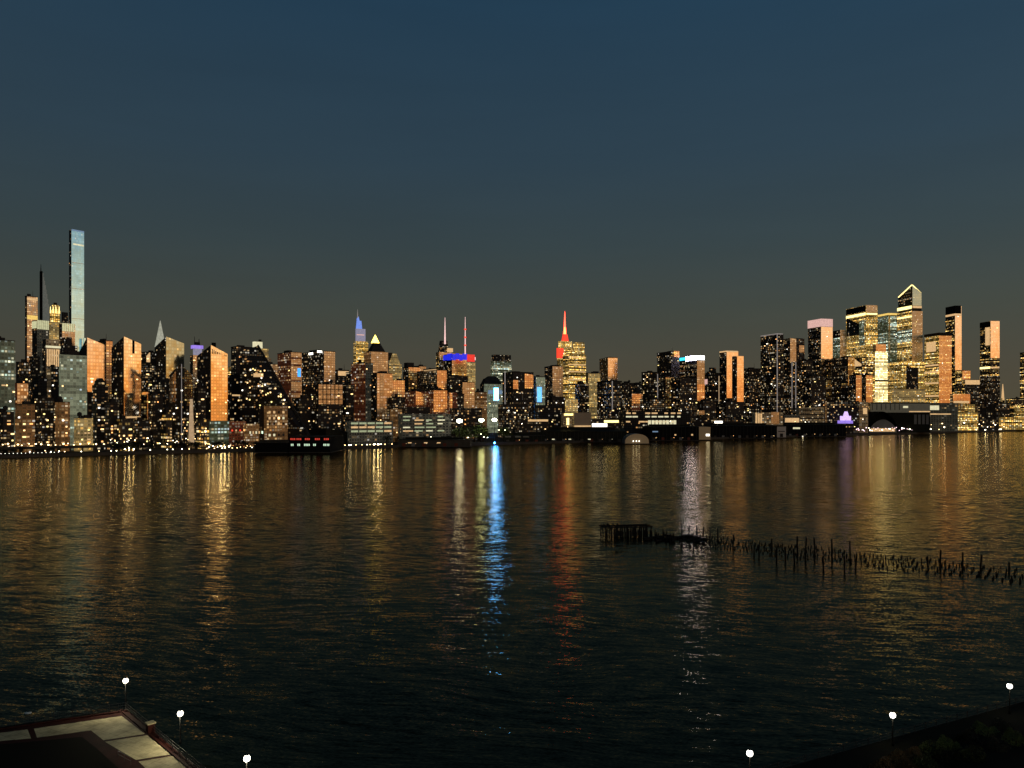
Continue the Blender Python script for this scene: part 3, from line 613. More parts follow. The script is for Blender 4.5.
b.block('stepped_top', 709, 711, 716, 367.5, 373, 'dk3', dy=6); b.face('L', 704.5, 707.5, 379, 384, 'e_pink', 'lit_panel'); b.mast(719, 409, 376, .9, .9, 'e_smoke', 'edge_strip', -3, 4)
b = B('twin_slab', 'dark and bright orange striped tower, the taller of the orange twins', 719.5, 726.5, 738, 351, 220, 'dk', None, AP, cap=False, win=6, phi=34)
b.face('R', 726.5, 732.5, 351, 398, 'mirp', 'west_facade', lift=.3); b.face('R', 732.5, 738, 351, 356, 'mirp', 'west_facade', lift=.3); b.block('roof_edge', 719.5, 726.5, 738, 350.6, 352, 'e_dim', dy=-1)
b = B('twin_slab', 'plain bright orange slab, the shorter of the orange twins', 732, 737, 743.5, 356, 170, 'dk', 'mirp', AP, cap=False, phi=36, rb=410)
B('apartment_tower', 'dark speckled tower between the orange twins and the silver edged tower', 743, 749, 760.5, 368.5, 200, 'dk2', None, AP, win=26)
B('apartment_block', 'low dark block in front of the orange twins', 716, 726, 744, 402, 110, 'dk2', None, AP, win=18)
B('apartment_block', 'low dark block between the stepped top tower and the glowing roofed tower', 697, 703, 716, 401, 110, 'dk2', None, AP, win=14)
B('apartment_block', 'low block with pinkish windows beside the narrow orange strip', 640, 650, 665, 399, 150, 'dk2', None, AP, win=16)
# --- southern towers
b = B('edged_tower', 'tall speckled dark tower outlined by a thin silver edge', 760.5, 777, 783.5, 334, 150, 'dk2', None, AP, cap=False, win=44, phi=38)
b.block('roof_edge', 760.5, 777, 783, 333.3, 334.3, 'e_line', dy=-1); b.mast(777.2, 412, 334, .9, .9, 'e_line', 'edge_strip', -3, 4)
b = B('edged_tower', 'speckled dark tower with tan upper face and thin silver edges, south twin', 783.5, 790, 804.5, 338, 200, 'dk2', None, AP, cap=False, win=30, phi=36)
b.face('R', 790, 796, (338, 339), 362, 'tan', 'west_facade', lift=.3); b.face('R', 799, 804, 345, 352, 'tan', 'roof_panel', lift=.3)
for x in (792, 795.8): b.mast(x, 408, 362, .9, .9, 'e_line', 'edge_strip', -8, 4)
B('apartment_block', 'dark speckled block between the edged twin and the pink capped tower', 799, 806, 813, 360, 170, 'dk2', None, AP, win=22)
B('apartment_block', 'low black speckled block below the pink capped tower', 802, 811, 825, 376, 90, 'dk2', None, AP, win=24)
b = B('capped_tower', 'tall orange faced tower wearing a pale pink cap', 808, 821, 832.5, 319, 330, 'dk2', 'mirp', SK, cap=False, win=24, phi=38, rb=380)
b.block('cap', 807.6, 821, 832.8, 318.6, 326.5, 'e_pink', dy=-3)
b.face('R', 825.5, 831, 380, 402, 'orb', 'lower_facade', lift=.2)
b = B('office_tower', 'greenish lit tower with dark cap and tan side behind the pink capped tower', 831, 840, 846.5, 330, 560, 'grn', 'tan', OF, cap=False, phi=36)
b.block('cap', 831, 839.5, 840, 330, 337, 'dk3', dy=-4)
b = B('office_tower', 'tower with dark top box, glowing yellow edges and a pink corner', 846, 866, 877.5, 305, 480, 'gd2', 'gld', SK, cap=False, win=16, phi=36, winm=('e_yel', 'e_pale'))
b.face('L', 846.3, 865.7, 305.5, 311.5, 'black', 'dark_top', lift=.2); b.face('L', 846.3, 865.7, 312.5, 315, 'e_yel', 'light_band', lift=.3); b.face('R', 866.3, 877, 305, 312.5, 'tan', 'top_panel', lift=.3)
b.face('R', 866.3, 877, 313, 314.5, 'e_yel', 'light_band', lift=.3)
b.face('L', 847, 861, (318, 325), 334, 'dk3', 'dark_panel', lift=.3); b.face('L', 859.5, 864.5, 320, 345, 'grn', 'lit_stair', lift=.4)
b = B('office_tower', 'greenish glass tower with gold lit roofline beside the peaked tower', 876.5, 888, 897.5, 313.5, 520, 'grn', 'grn', SK, win=20, phi=36, winm=('e_grn', 'e_whi'), cap=False)
b.block('roof_edge', 876.5, 888, 897.5, 313, 315, 'e_goldcrown', dy=-2); b.face('R', 888.3, 890, 314, 352, 'tan', 'edge_panel', lift=.3)
b = B('peaked_tower', 'tallest southern tower with slanted peaked top edged in light', 897, 912, 922.5, 311, 420, 'gd2', 'tan', SK, cap=False, win=18, phi=38, winm=('e_yel', 'e_pale', 'e_grn'))
b.block('peak', 898.2, 912, 921.5, (297, 285, 293), 312, 'dk3', dy=6)
b.face('L', 898.2, 911.7, (297.3, 285.3)[::1] if 0 else 297, 299, 'mird', 'glass_facade', lift=.2)
def edge(b, a, c, r, mat, dy):
    Y = b.Y+dy
    p, q = (Vector((sx(v[0])*(Y+v[2]), Y+v[2], zat(v[1], Y+v[2])))-b.o for v in (a, c))
    m = bmesh.new(); bmesh.ops.create_cone(m, cap_ends=True, segments=5, radius1=r, radius2=r, depth=(q-p).length)
    d = q-p; m.transform(Matrix.Translation((p+q)/2) @ d.to_track_quat('Z', 'Y').to_matrix().to_4x4())
    return link('edge_light', bm_mesh('edge_light', m, mat), b.root)
b.face('R', 912.3, 921.3, (286, 293.3), 305.5, 'mirg', 'peak_glass', lift=.3)
edge(b, (898.4, 297.3, 40), (911.6, 285, 0), 1.5, 'e_yel', 1); edge(b, (912.4, 285, 0), (921, 293, 18), 1.3, 'e_yel', 1)
b.face('L', 897.5, 911.8, 305.5, 308.5, 'e_yel', 'light_band', lift=.5); b.face('R', 912.3, 921.5, 305.8, 308, 'e_dim', 'light_band', lift=.5)
b.face('L', 897.5, 911.8, 315.5, 317, 'e_yel', 'light_band', lift=.5); b.face('L', 897.5, 911.8, 329, 341, 'grn', 'green_glass', lift=.4)
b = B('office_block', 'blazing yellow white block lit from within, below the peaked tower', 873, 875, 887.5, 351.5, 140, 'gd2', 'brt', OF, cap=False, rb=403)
b.block('roof_hut', 873, 876, 886, 344, 351.5, 'orb', dy=8); b.face('R', 874.5, 887.8, 379.8, 381.3, 'roof', 'mechanical_band', lift=.5)
b = B('office_block', 'broad glass block with yellow lit floors and dark atrium below the peaked tower', 886, 901, 924.5, 362, 260, 'gd2', 'gld', OF, cap=False, win=20, phi=34, winm=('e_yel', 'e_pale'))
b.face('R', 906, 918, (366, 368), 392, 'dk3', 'dark_atrium', lift=.4)
b = B('office_block', 'dark block with one tall orange panel and violet lights at its foot', 831.5, 848, 854.5, 357, 230, 'dk', 'orb', OF, win=12, phi=34, rb=385)
b.face('L', 842, 848, 383, 386, 'orb', 'lower_panel'); 
B('office_block', 'dark stepped block with curved light line beside the blazing yellow block', 853, 862, 874, 358, 300, 'off', 'off', OF, win=18).face('L', 854.5, 861.5, (359, 364), 366, 'e_dim', 'light_band')
B('brick_block', 'narrow block with orange stripes, northern of two below the dark top box', 849, 856, 861.5, 375, 130, 'dk2', 'orb', AP, win=8, phi=30, rb=402)
B('brick_block', 'narrow block with orange stripes, next to the blazing yellow block', 861, 866, 872.5, 375, 120, 'dk2', 'orb', AP, win=8, phi=30, rb=418)
b = B('long_terminal', 'long low flat block with yellow glazed band below the peaked tower', 888, 892, 925, 389, 110, 'gd2', 'lst', OF, win=10, cap=False)
b = B('office_tower', 'brown tower with heavy flat roof and orange side right of the peaked tower', 924.5, 939, 951.5, 334, 330, 'gd2', 'orb', OF, cap=False, win=24, phi=38)
b.block('roof_slab', 924, 939, 952, 332.5, 335.5, 'roof', dy=-3); b.face('L', 926.5, 936, 341, 351, 'e_dim', 'lit_atrium', lift=.4)
for y in (364, 371, 382, 395): b.face('L', 925, 938.5, y, y+1.6, 'e_dim', 'light_band', lift=.3)
b = B('skyscraper', 'slender tower with black cap and pinkish side right of the heavy roofed tower', 945.5, 955, 961.5, 306, 520, 'off', 'mirp', SK, cap=False, win=18, phi=36, rb=372)
b.block('cap', 945.5, 955, 961.2, 305.5, 313.5, 'black', dy=-2); b.block('cap_band', 945.5, 955, 961.5, 313.5, 315.5, 'e_dim', dy=-2)
b.block('lower_wing', 955, 957.5, 966, 370, None, 'off', dy=-20); b.face('R', 957.5, 965.5, 371, 391, 'orb', 'wing_facade', lift=20)
B('office_block', 'small orange lit box building below the slender black capped tower', 950, 953, 970, 394, 210, 'dk2', 'orb', OF, cap=False, win=6).face('R', 953.5, 969, 401, 403, 'e_dim', 'light_band', lift=.4)
B('office_block', 'low block with yellow glowing top between the two slender southern towers', 962, 965, 980, 379.5, 420, 'off', 'dk2', OF, cap=False, win=8).face('R', 965, 979.5, 380, 384.5, 'e_dim', 'light_band', lift=.4)
b = B('skyscraper', 'isolated southern tower with bright midway band and dark notched top', 980, 990.5, 999.5, 321, 420, 'off', 'mirp', SK, cap=False, win=26, phi=38, rb=358)
b.face('L', 980, 990.3, 321.5, 326.5, 'black', 'dark_top', lift=.4); b.block('notch_box', 991.5, 992.5, 996, 320.5, 325, 'gry', dy=4)
b.face('L', 980.2, 990.3, 366.5, 368.5, 'e_yel', 'light_band', lift=.4); b.face('R', 990.6, 999, 366.8, 368.3, 'e_dim', 'light_band', lift=.4)
b.block('lower_wing', 979, 990, 1000, 376, None, 'dk2', dy=-24)
b.face('L', 985.5, 990, 327, 345, 'e_dim', 'lit_stair', lift=.3)
b = B('apartment_block', 'dark tower with lit column cut off by the south edge of the view', 1020, 1030, 1046, 352, 300, 'off', None, AP, win=16)
B('apartment_block', 'dark block in front of the isolated southern tower', 976, 985, 993, 402, 100, 'dk', 'dk2', AP, win=10)
B('cable_bridge_tower', 'far pale floodlit lattice pylon near the south edge of the view', 1000.5, 1001.5, 1005, 398, 1400, 'lst', None, 'pylon', cap=False).mast(1002.8, 400, 384, 6, 1.2, 'e_dim', 'pylon_top', 4, 6)
for x0, xe, x1, yt, d, l, lab in (
    (965, 972, 982, 404, 120, 'gd2', 'low lit block between the small orange box and the isolated tower'),
    (992, 1000, 1010, 403, 200, 'dk2', 'low dark block just south of the isolated southern tower'),
    (1006, 1014, 1026, 399, 320, 'off', 'low block with lit rows at the south edge of the view'),
    (1014, 1024, 1040, 408, 160, 'gd2', 'lowest lit block at the south edge, close to the water')):
    B('low_block', lab, x0, xe, x1, yt, d, l, None, AP, win=12)
# --- low waterfront buildings
def low(name, label, x0, xe, x1, yt, d, L='dk', Rm=None, **kw): return B(name, label, x0, xe, x1, yt, d, L, Rm, LO, cap=False, phi=kw.pop('phi', 12), **kw)
b = low('parking_deck', 'long low greenish lit parking deck below the brown slab towers', 345, 349, 393, 421, 34, 'gry', 'gry')
for i in range(3):
    for j in range(5): b.face('R', 351+j*8.3, 358+j*8.3, 422.5+i*4, 424.3+i*4, RND.choice(('e_grnw', 'e_grnw', 'e_dim')), 'window', lift=.4)
b = low('terminal_building', 'low terminal with bright white bands of light below the red blocks', 398, 402, 451, 414, 60, 'gry', 'gry')
for i in range(5):
    for j in range(4):
        if RND.random() < .75: b.face('R', 403+j*11.5, 403+j*11.5+RND.uniform(5, 10.5), 416+i*3.6, 417.3+i*3.6, RND.choice(('e_pale', 'e_grnw', 'e_grnw', 'e_dim')), 'window', lift=.4)
b.block('roof_step', 402, 405, 430, 407, None, 'dk', dy=30)
low('low_block', 'dim brown low block between the two low lit garages', 390, 393, 404, 409, 120, 'brn', win=8)
low('low_block', 'dim low block behind the floodlit trees', 450, 455, 482, 408, 150, 'dk2', win=10)
low('low_block', 'dark low block below the two orange squares', 498, 503, 528, 404, 160, 'dk2', win=12)
low('low_block', 'low block with pale lit roof edge south of the floodlit trees', 515, 519, 549, 419, 70, 'dk', win=4).face('R', 528, 548, 419.5, 421.5, 'e_dim', 'light_band', lift=.4)
low('low_block', 'black bulky block left of the cream floodlit hall', 535, 540, 563, 405, 110, 'dk3', win=8)
b = low('lit_gatehouse', 'gold lit portal with yellow doorway left of the cream hall', 561, 563.5, 573.5, 413, 60, 'stn', 'stn')
b.face('R', 564, 573, 413.5, 415.5, 'e_yel', 'light_band', lift=.4); b.face('R', 566.5, 569, 418, 425, 'e_yel', 'doorway', lift=.4)
low('floodlit_hall', 'cream windowless hall glowing in floodlight on the waterfront', 572.5, 574, 591, 412.5, 48, 'lst', 'stone').face('R', 574.3, 590.8, 425.5, 427.5, 'e_dim', 'light_band', lift=.4)
b = low('low_block', 'low hall with blazing white strip beside the cream hall', 589, 592, 619, 419, 62, 'dk', 'dk')
b.face('R', 592, 607, 423.5, 427.5, 'e_whi', 'light_band', lift=.5); b.face('R', 604, 618.5, 420.3, 422.6, 'e_yel', 'light_band', lift=.5)
b = low('exhibition_hall', 'long terraced hall with rows of bright lit windows', 619, 624, 690, 411, 90, 'dk3', 'dk3')
for i, (y, c) in enumerate(((412.5, 'e_dim'), (416, 'e_pale'), (421, 'e_dim'))):
    for j in range(9):
        if RND.random() < .7: b.face('R', 626+j*6.4, 626+j*6.4+RND.uniform(3, 6), y, y+1.4, c, 'light_band', lift=.4)
for j in range(8): b.face('R', 648+j*3.6, 650.8+j*3.6, 420.3, 425, 'e_pale', 'window', lift=.6)
b = low('low_block', 'low dark hall with one blazing pale lamp panel', 690, 694, 742, 418, 80, 'dk2', win=12)
b.face('R', 714.5, 722.5, 421, 425, 'e_whi', 'lit_panel', lift=.5); b.face('R', 699, 704.5, 410.5, 414.5, 'tan', 'lit_panel', lift=.5)
b = low('low_block', 'cream hall with tall lit bays below the silver edged tower', 752, 755, 783, 412.5, 55, 'gry', 'stn')
for j in range(3): b.face('R', 755.5+j*2.4, 757.2+j*2.4, 413.5, 424, 'e_dim', 'window', lift=.4)
b.face('R', 771, 779, 412, 424, 'tan', 'west_bay', lift=.5)
b = low('low_block', 'low hall with bright yellow ground floor left of the long pale garage', 781, 784, 800, 415, 70, 'dk', 'gry'); b.face('R', 785, 799, 418, 423, 'e_dim', 'light_band', lift=.4)
b = low('parking_deck', 'long pale banded garage below the pink capped tower', 796, 799, 824, 407.5, 62, 'gry', 'stn')
for i in range(3): b.face('R', 799.5, 823.5, 409.5+i*4.2, 410.6+i*4.2, 'roof', 'opening', lift=.4)
low('low_block', 'dim brown block between the pale garage and the violet pavilion', 822, 827, 859, 401, 90, 'brn', 'dk2', win=10)
b = low('pavilion', 'small stepped waterfront pavilion glowing bright violet', 837, 838.5, 853.5, 423.5, 34, 'dk')
b.block('stepped_top', 837.5, 839, 853, 420.5, 423.5, 'e_vio', dy=2)
b.block('stepped_top', 840, 841, 851, 416, 420.5, 'e_violetw', dy=4); b.block('stepped_top', 843, 844, 849, 411.5, 416, 'e_violetw', taper=.5, dy=8)
low('low_block', 'cream lit wall block left of the twin arched sheds', 855, 858, 868, 402, 70, 'stn', 'stn', win=4).face('R', 863, 867, 408, 414, 'e_dim', 'lit_panel', lift=.4)
low('roof_deck', 'wide grey roof deck above the arched sheds', 868, 872, 930, 402.5, 95, 'e_floodlit', 'e_floodlit');b = B.last  # walls glow faintly: floodlight on the grey hall put into the material
b.face('R', 871, 930, 402.3, 403.6, 'black', 'roof_edge', lift=.6); b.face('R', 909, 930, 411, 412, 'e_dim', 'light_band', lift=.5); b.face('R', 903, 908, 406, 408, 'e_pale', 'light_band', lift=.5)
b.face('R', 868.5, 930, 412.5, None, 'shed', 'lower_wall', lift=.2)
for i in range(4): b.face('R', 914+i*4, 916.6+i*4, 414.5, 424, 'greyroof', 'opening', lift=.5)
for i in range(7): b.face('R', 872+i*4.5, 872.6+i*4.5, 404, 410, 'shed', 'rib', lift=.4)
def arched(x0, x1, yt, yb, d, label):
    Y = shoreY((x0+x1)/2)+d; xl, xr = sx(x0)*Y, sx(x1)*Y; zb, zt = GZ, zat(yt, Y); n = 14
    r = empty('arched_shed', ((xl+xr)/2, Y, GZ), label, 'shed'); W = xr-xl; Hh = zt-zb
    V, Fc = [], []
    for i in range(n+1):
        t = i/n; z = Hh*(.25+.75*math.sin(math.pi*min(1, t*1.0))**.8); x = (t-.5)*W
        V += [(x, 0, z), (x, 60, z)]
    for i in range(n): Fc.append((2*i, 2*i+2, 2*i+3, 2*i+1))
    link('arched_roof', mesh('arched_roof', V, Fc, 'black'), r)
    Vf = [V[2*i] for i in range(n+1)]+[(W/2, 0, 0), (-W/2, 0, 0)]
    link('front_wall', mesh('front_wall', [(x*.86+W*.03, -.3, z*.62) for x, y, z in Vf], [tuple(range(len(Vf)))], 'greyroof'), r)
    bm = bmesh.new(); bbox(bm, -W*.36, W*.40, -.8, -.35, Hh*.05, Hh*.2); link('lit_opening', bm_mesh('lit_opening', bm, 'e_dim'), r)
arched(866, 898, 411.5, 427, 44, 'dark arched waterfront shed, the northern of two'); arched(887, 919, 410.5, 427, 58, 'dark arched waterfront shed, the southern of two')
b = low('low_block', 'grey square block with one lit window strip on the southern waterfront', 925, 928, 958, 403, 60, 'gry', 'gry', win=3)
b.face('R', 929, 939, 405.5, 410, 'e_pale', 'window', lift=.4); b.face('R', 930, 951, 413.5, 414.6, 'e_dim', 'light_band', lift=.4)
low('low_block', 'grey stone block with blank wall beside the grey square block', 953, 956, 978, 412, 46, 'gry', 'gd2', win=12)
b = low('low_block', 'dark columned block below the isolated southern tower', 975, 978, 999, 402, 70, 'dk', 'dk')
for i in range(4): b.face('R', 981+i*4.5, 982+i*4.5, 403, 420, 'roof', 'column', lift=.5)
low('low_block', 'low yellow lit terrace building at the southern waterfront', 998, 1001, 1034, 417, 40, 'gd2', 'gd2', win=16)
# ================================================================== ground, water, shore
def P2(v, z): return (v.x, v.y, z)
a0, a1 = SA-SU*6000, SB+SU*14000
link('city_ground', mesh('city_ground', [P2(a0, GZ), P2(a1, GZ), P2(a1-SN*40000, GZ), P2(a0-SN*40000, GZ)], [(0, 1, 2, 3)], 'ground'))['kind'] = 'structure'
e0, e1 = SA-SU*900, SB+SU*3000
bm = bmesh.new()
vs = [bm.verts.new(p) for p in (P2(e0+SN*.6, -1), P2(e1+SN*.6, -1), P2(e1+SN*.6, GZ+.25), P2(e0+SN*.6, GZ+.25), P2(e0-SN*1, GZ+.25), P2(e1-SN*1, GZ+.25))]
bm.faces.new(vs[0:4]); bm.faces.new((vs[3], vs[2], vs[5], vs[4]))
link('seawall', bm_mesh('seawall', bm, 'quay'))['kind'] = 'structure'
def water_mat():
    k = NT('river_water')
    p = k.n('ShaderNodeNewGeometry').outputs['Position']
    mp = k.n('ShaderNodeMapping'); k.put(mp.inputs['Vector'], p); mp.inputs['Rotation'].default_value = (0, 0, R(9))
    q = mp.outputs[0]
    wob = k.vmath('SCALE', k.vmath('SUBTRACT', k.noise(q, .012, 2)[1], (.5, .5, .5)), scale=30.0)
    q = k.vmath('ADD', q, wob)
    def oct(sxl, syl, ax, ay, det=1, rot=0):
        m2 = k.n('ShaderNodeMapping'); k.put(m2.inputs['Vector'], q); m2.inputs['Rotation'].default_value = (0, 0, R(rot))
        m2.inputs['Scale'].default_value = (1/sxl, 1/syl, 1)
        c = k.sep(k.noise(m2.outputs[0], 1.0, det)[1])
        return k.math('MULTIPLY', k.math('SUBTRACT', c[0], .5), ax), k.math('MULTIPLY', k.math('SUBTRACT', c[1], .5), ay)
    W = [oct(60, 13, .03, .07), oct(16, 2.6, .05, .20, 1, -5), oct(5.0, .8, .15, .31, 1, 5), oct(.7, .25, .28, .36, 1)]
    gx, gy = W[0]
    for x, y in W[1:]: gx = k.math('ADD', gx, x); gy = k.math('ADD', gy, y)
    # wind streaks: broad calmer and rougher lanes
    m3 = k.n('ShaderNodeMapping'); k.put(m3.inputs['Vector'], p); m3.inputs['Rotation'].default_value = (0, 0, R(14)); m3.inputs['Scale'].default_value = (1/260, 1/45, 1)
    ln = k.math('MULTIPLY_ADD', k.noise(m3.outputs[0], 1.0, 3)[0], 1.6, .2)
    gx, gy = k.math('MULTIPLY', gx, ln), k.math('MULTIPLY', gy, ln)
    nrm = k.vmath('NORMALIZE', k.vec(gx, gy, 1.0))
    fr = k.n('ShaderNodeFresnel'); fr.inputs['IOR'].default_value = 1.27; k.put(fr.inputs['Normal'], nrm)
    gl = k.n('ShaderNodeBsdfGlossy'); gl.inputs['Roughness'].default_value = .08; gl.inputs['Color'].default_value = (.92, .80, .52, 1); k.put(gl.inputs['Normal'], nrm)
    df = k.n('ShaderNodeBsdfDiffuse'); df.inputs['Color'].default_value = (.003, .004, .002, 1)
    mx = k.n('ShaderNodeMixShader'); k.put(mx.inputs[0], fr.outputs[0]); k.t.links.new(df.outputs[0], mx.inputs[1]); k.t.links.new(gl.outputs[0], mx.inputs[2])
    o = k.n('ShaderNodeOutputMaterial'); k.t.links.new(mx.outputs[0], o.inputs[0]); M['water'] = k.m
water_mat()
link('river_water', mesh('river_water', [(-20000, -6000, 0), (20000, -6000, 0), (20000, 20000, 0), (-20000, 20000, 0)], [(0, 1, 2, 3)], 'water'))['kind'] = 'structure'
# --- piers and sheds standing out over the river
def pier(name, label, x0, x1, yt, yw, mat, depth=70, cat='pier', roof=None):
    Y = H*F/(yw-HZ); xl, xr = sx(x0)*Y, sx(x1)*Y; zt = zat(yt, Y)
    r = empty(name, ((xl+xr)/2, Y, 0), label, cat); W = xr-xl
    bm = bmesh.new(); bbox(bm, -W/2, W/2, 0, depth, 1.6, zt); me = bm_mesh('shed_wall', bm, mat)
    link('shed_wall', me, r)
    bm = bmesh.new(); bbox(bm, -W/2-1.5, W/2+1.5, -2, depth, .7, 1.5); link('deck', bm_mesh('deck', bm, 'quay'), r)
    if roof:
        rv = [(-W/2-.5, -.6, zt+.05), (W/2+.5, -.6, zt+.05), (W/2+.5, depth, zt+.05), (-W/2-.5, depth, zt+.05), (-W/2-.5, depth/2, zt+roof), (W/2+.5, depth/2, zt+roof)]
        link('roof', mesh('roof', rv, [(0, 1, 5, 4), (2, 3, 4, 5), (3, 0, 4), (1, 2, 5)], 'shed'), r)
    n = max(2, int(W/9))
    for i in range(n):
        bm = bmesh.new(); bbox(bm, -.35, .35, -.35, .35, -1.5, .7); link('pile', bm_mesh('pile', bm, 'timber'), r, ((i+.5)/n*W-W/2, -1.2, 0))
    if W > 60:
        bm = bmesh.new(); bbox(bm, -W*.42, W*.40, depth*.35, depth*.65, zt, zt+(roof or 1)+2.2); link('roof_monitor', bm_mesh('roof_monitor', bm, 'shed'), r)
        for i in range(int(W/14)):
            x = -W/2+7+i*14+RND.uniform(-1, 1); bm = bmesh.new(); bbox(bm, x-2.2, x+2.2, -.2, -.02, 1.6, 1.6+min(4.2, (zt-1.6)*.7)); link('door', bm_mesh('door', bm, RND.choice(('greyroof', 'quay', 'maroon'))), r)
            if RND.random() < .35:
                bm = bmesh.new(); bbox(bm, x+3, x+3.7, -.5, -.1, 5.0, 5.6); link('wall_light', bm_mesh('wall_light', bm, RND.choice(('e_dim', 'e_pale', 'e_warm'))), r)
        for i in range(int(W/6)):
            bm = bmesh.new(); x = -W/2+3+i*6; bbox(bm, x-.15, x+.15, -.16, -.01, 1.6, zt); link('pilaster', bm_mesh('pilaster', bm, 'quay'), r)
    def strip(px0, px1, y0, y1, m, nm='window'):
        q0, q1 = sx(px0)*Y-(xl+xr)/2, sx(px1)*Y-(xl+xr)/2
        bm = bmesh.new(); bbox(bm, q0, q1, -.4, -.05, zat(y1, Y), zat(y0, Y)); return link(nm, bm_mesh(nm, bm, m), r)
    r_strip = strip
    return r, strip
r, st = pier('pier_shed', 'black unlit barge shed beside the red lit pier building', 255, 288, 443, 453.5, 'black', roof=2.5)
r, st = pier('pier_building', 'long pier building with a row of red windows above a row of greenish windows', 289, 330, 437.2, 453.5, 'black', cat='pier building', roof=1.2)
for x in (290.5, 296.5, 305, 315, 324):
    for i in range(3): st(x+i*1.75, x+i*1.75+1.25, 438.2, 440.0, 'e_redw')
for x in (291, 297.5, 304.2, 307.2, 313.3, 323.5, 326.8):
    for i in range(2): st(x+i*1.5, x+i*1.5+1.0, 443.8, 445.9, 'e_grnl')
r, st = pier('pier_shed', 'flat grass roofed pier left of the floodlights, low over the water', 398, 470, 440, 447.5, 'quay', depth=40, roof=.8)
for x in (408, 424, 437): st(x, x+3.5, 442.3, 443.3, 'e_dim', 'lit_strip')
r, st = pier('pier_shed', 'long dark pier shed with a row of pale awnings, below the floodlights', 503, 545, 436, 443.6, 'shed', roof=1.5)
for x in (505, 515, 523): st(x, x+6, 436.0, 437.4, 'gry', 'awning')
r, st = pier('pier_shed', 'longest dark green roofed pier shed with three small white lights', 541, 626, 431.5, 442.7, 'shed', roof=4)
for x in (552, 568.5, 588): st(x, x+2.6, 438.8, 439.7, 'e_pale', 'lit_strip')
r, st = pier('pier_shed', 'black pier shed between the small arched hut and the tan tower', 650, 699, 427, 441, 'black', roof=1.5)
st(652.5, 658, 431, 432.2, 'e_haze', 'lit_strip'); st(674.5, 676.2, 434.2, 435.6, 'e_dim', 'lit_strip'); st(691.2, 693, 434, 435.6, 'e_dim', 'lit_strip')
r, st = pier('pier_tower', 'small tan gate tower rising between two black pier sheds', 699, 710.5, 427, 440.6, 'stn', depth=30, cat='pier building')
st(706, 709.5, 434, 436, 'e_whi', 'lit_strip')
r, st = pier('pier_shed', 'long black pier shed in front of the silver edged tower', 711, 777, 426, 438.8, 'black', roof=2)
r, st = pier('pier_shed', 'long black pier shed running toward the violet pavilion', 786, 846, 425, 437, 'black', roof=2)
st(793, 800, 427.4, 429, 'e_pale', 'lit_strip'); st(802, 803.5, 436, 436.8, 'e_whi', 'lit_strip')
r, st = pier('pier_building', 'pale square house at the end of a black pier shed', 777, 786, 426.5, 438.2, 'pale', depth=25, cat='pier building', roof=2)
st(778.2, 784.8, 431, 431.8, 'roof', 'ledge'); st(780, 783, 433.5, 437, 'roof', 'door')
# small arched hut
Y = H*F/(444.3-HZ); r = empty('arched_hut', (sx(637)*Y, Y, 1.2), 'small tan arched hut with three white lights on a pier', 'hut')
W = 24/F*Y; V = []; n = 12
for i in range(n+1):
    t = math.pi*i/n; V += [(-W/2*math.cos(t), 0, 14*math.sin(t)**.7), (-W/2*math.cos(t), 30, 14*math.sin(t)**.7)]
link('arched_roof', mesh('arched_roof', V, [(2*i, 2*i+2, 2*i+3, 2*i+1) for i in range(n)], 'greyroof'), r)
link('front_wall', mesh('front_wall', [V[2*i] for i in range(n+1)], [tuple(range(n+1))], 'stn'), r)
for x in (-5.5, -1, 3):
    bm = bmesh.new(); bmesh.ops.create_icosphere(bm, subdivisions=1, radius=.9); link('light', bm_mesh('light', bm, 'e_whi'), r, (x, -1.2, 3.5))
bm = bmesh.new(); bbox(bm, -W/2-3, W/2+3, -3, 30, -.6, -.02); link('deck', bm_mesh('deck', bm, 'quay'), r)
# highway viaduct
def alongY(px, d): Yv = shoreY(px)+d; return Vector((sx(px)*Yv, Yv))
bm = bmesh.new(); p, q = alongY(-40, 26), alongY(112, 26)
dr = (q-p); ang = math.atan2(dr.y, dr.x)
bbox(bm, 0, dr.length, 0, 9, 7.2, 9.4, ang, p); bbox(bm, 0, dr.length, -.4, .1, 8.2, 10.4, ang, p)
v = link('highway_viaduct', bm_mesh('highway_viaduct', bm, 'quay')); v['label'] = 'dark elevated highway viaduct along the north shore below street lights'; v['category'] = 'viaduct'
for i in range(12):
    bm = bmesh.new(); t = dr.length*(i+.5)/12; bbox(bm, t-.8, t+.8, 1, 7, GZ, 7.2, ang, p); link('pillar', bm_mesh('pillar', bm, 'quay'), v)
# --- lamps of the far shore
post = bm_mesh('post', lathe([(.22, 0), (.12, .5), (.09, 1)], 6), 'metal')
def lantern(key, r):
    bm = bmesh.new(); bmesh.ops.create_icosphere(bm, subdivisions=2, radius=r); bmesh.ops.scale(bm, vec=(1, 1, .8), verts=bm.verts); return bm_mesh('lantern', bm, key, True)
LAN = {}
def lamp(px, py, d, key='e_lamp', r=.55, label='small warm lamp shining on the far shore promenade', group='lamps along the far shore', name='street_lamp', base=GZ, Y=None):
    Y = Y or shoreY(px)+d; x = sx(px)*Y; z = max(zat(py, Y), base+1.5)
    t = empty(name, (x, Y, base), label, 'lamp', group)
    o = link('post', post, t); o.scale = (1, 1, z-base-r*.5)
    if (key, r) not in LAN: LAN[(key, r)] = lantern(key, r)
    link('lantern', LAN[(key, r)], t, (0, 0, z-base)); return t
for px in (30, 45, 51, 59, 65, 81, 99, 111, 116.5, 129, 133.5, 150, 167, 173, 182, 189.5, 207, 214, 222, 224.5, 232, 237.5, 246, 252):
    lamp(px+RND.uniform(-.4, .4), 451.5+RND.uniform(-1, .8), 5, RND.choice(('e_lamp', 'e_lampw')), .5)
for i in range(15): lamp(1+i*4.1, 456.3, 1.0, 'e_whi', .35, 'tiny white dock light in an even string at the north water edge', 'string of dock lights')
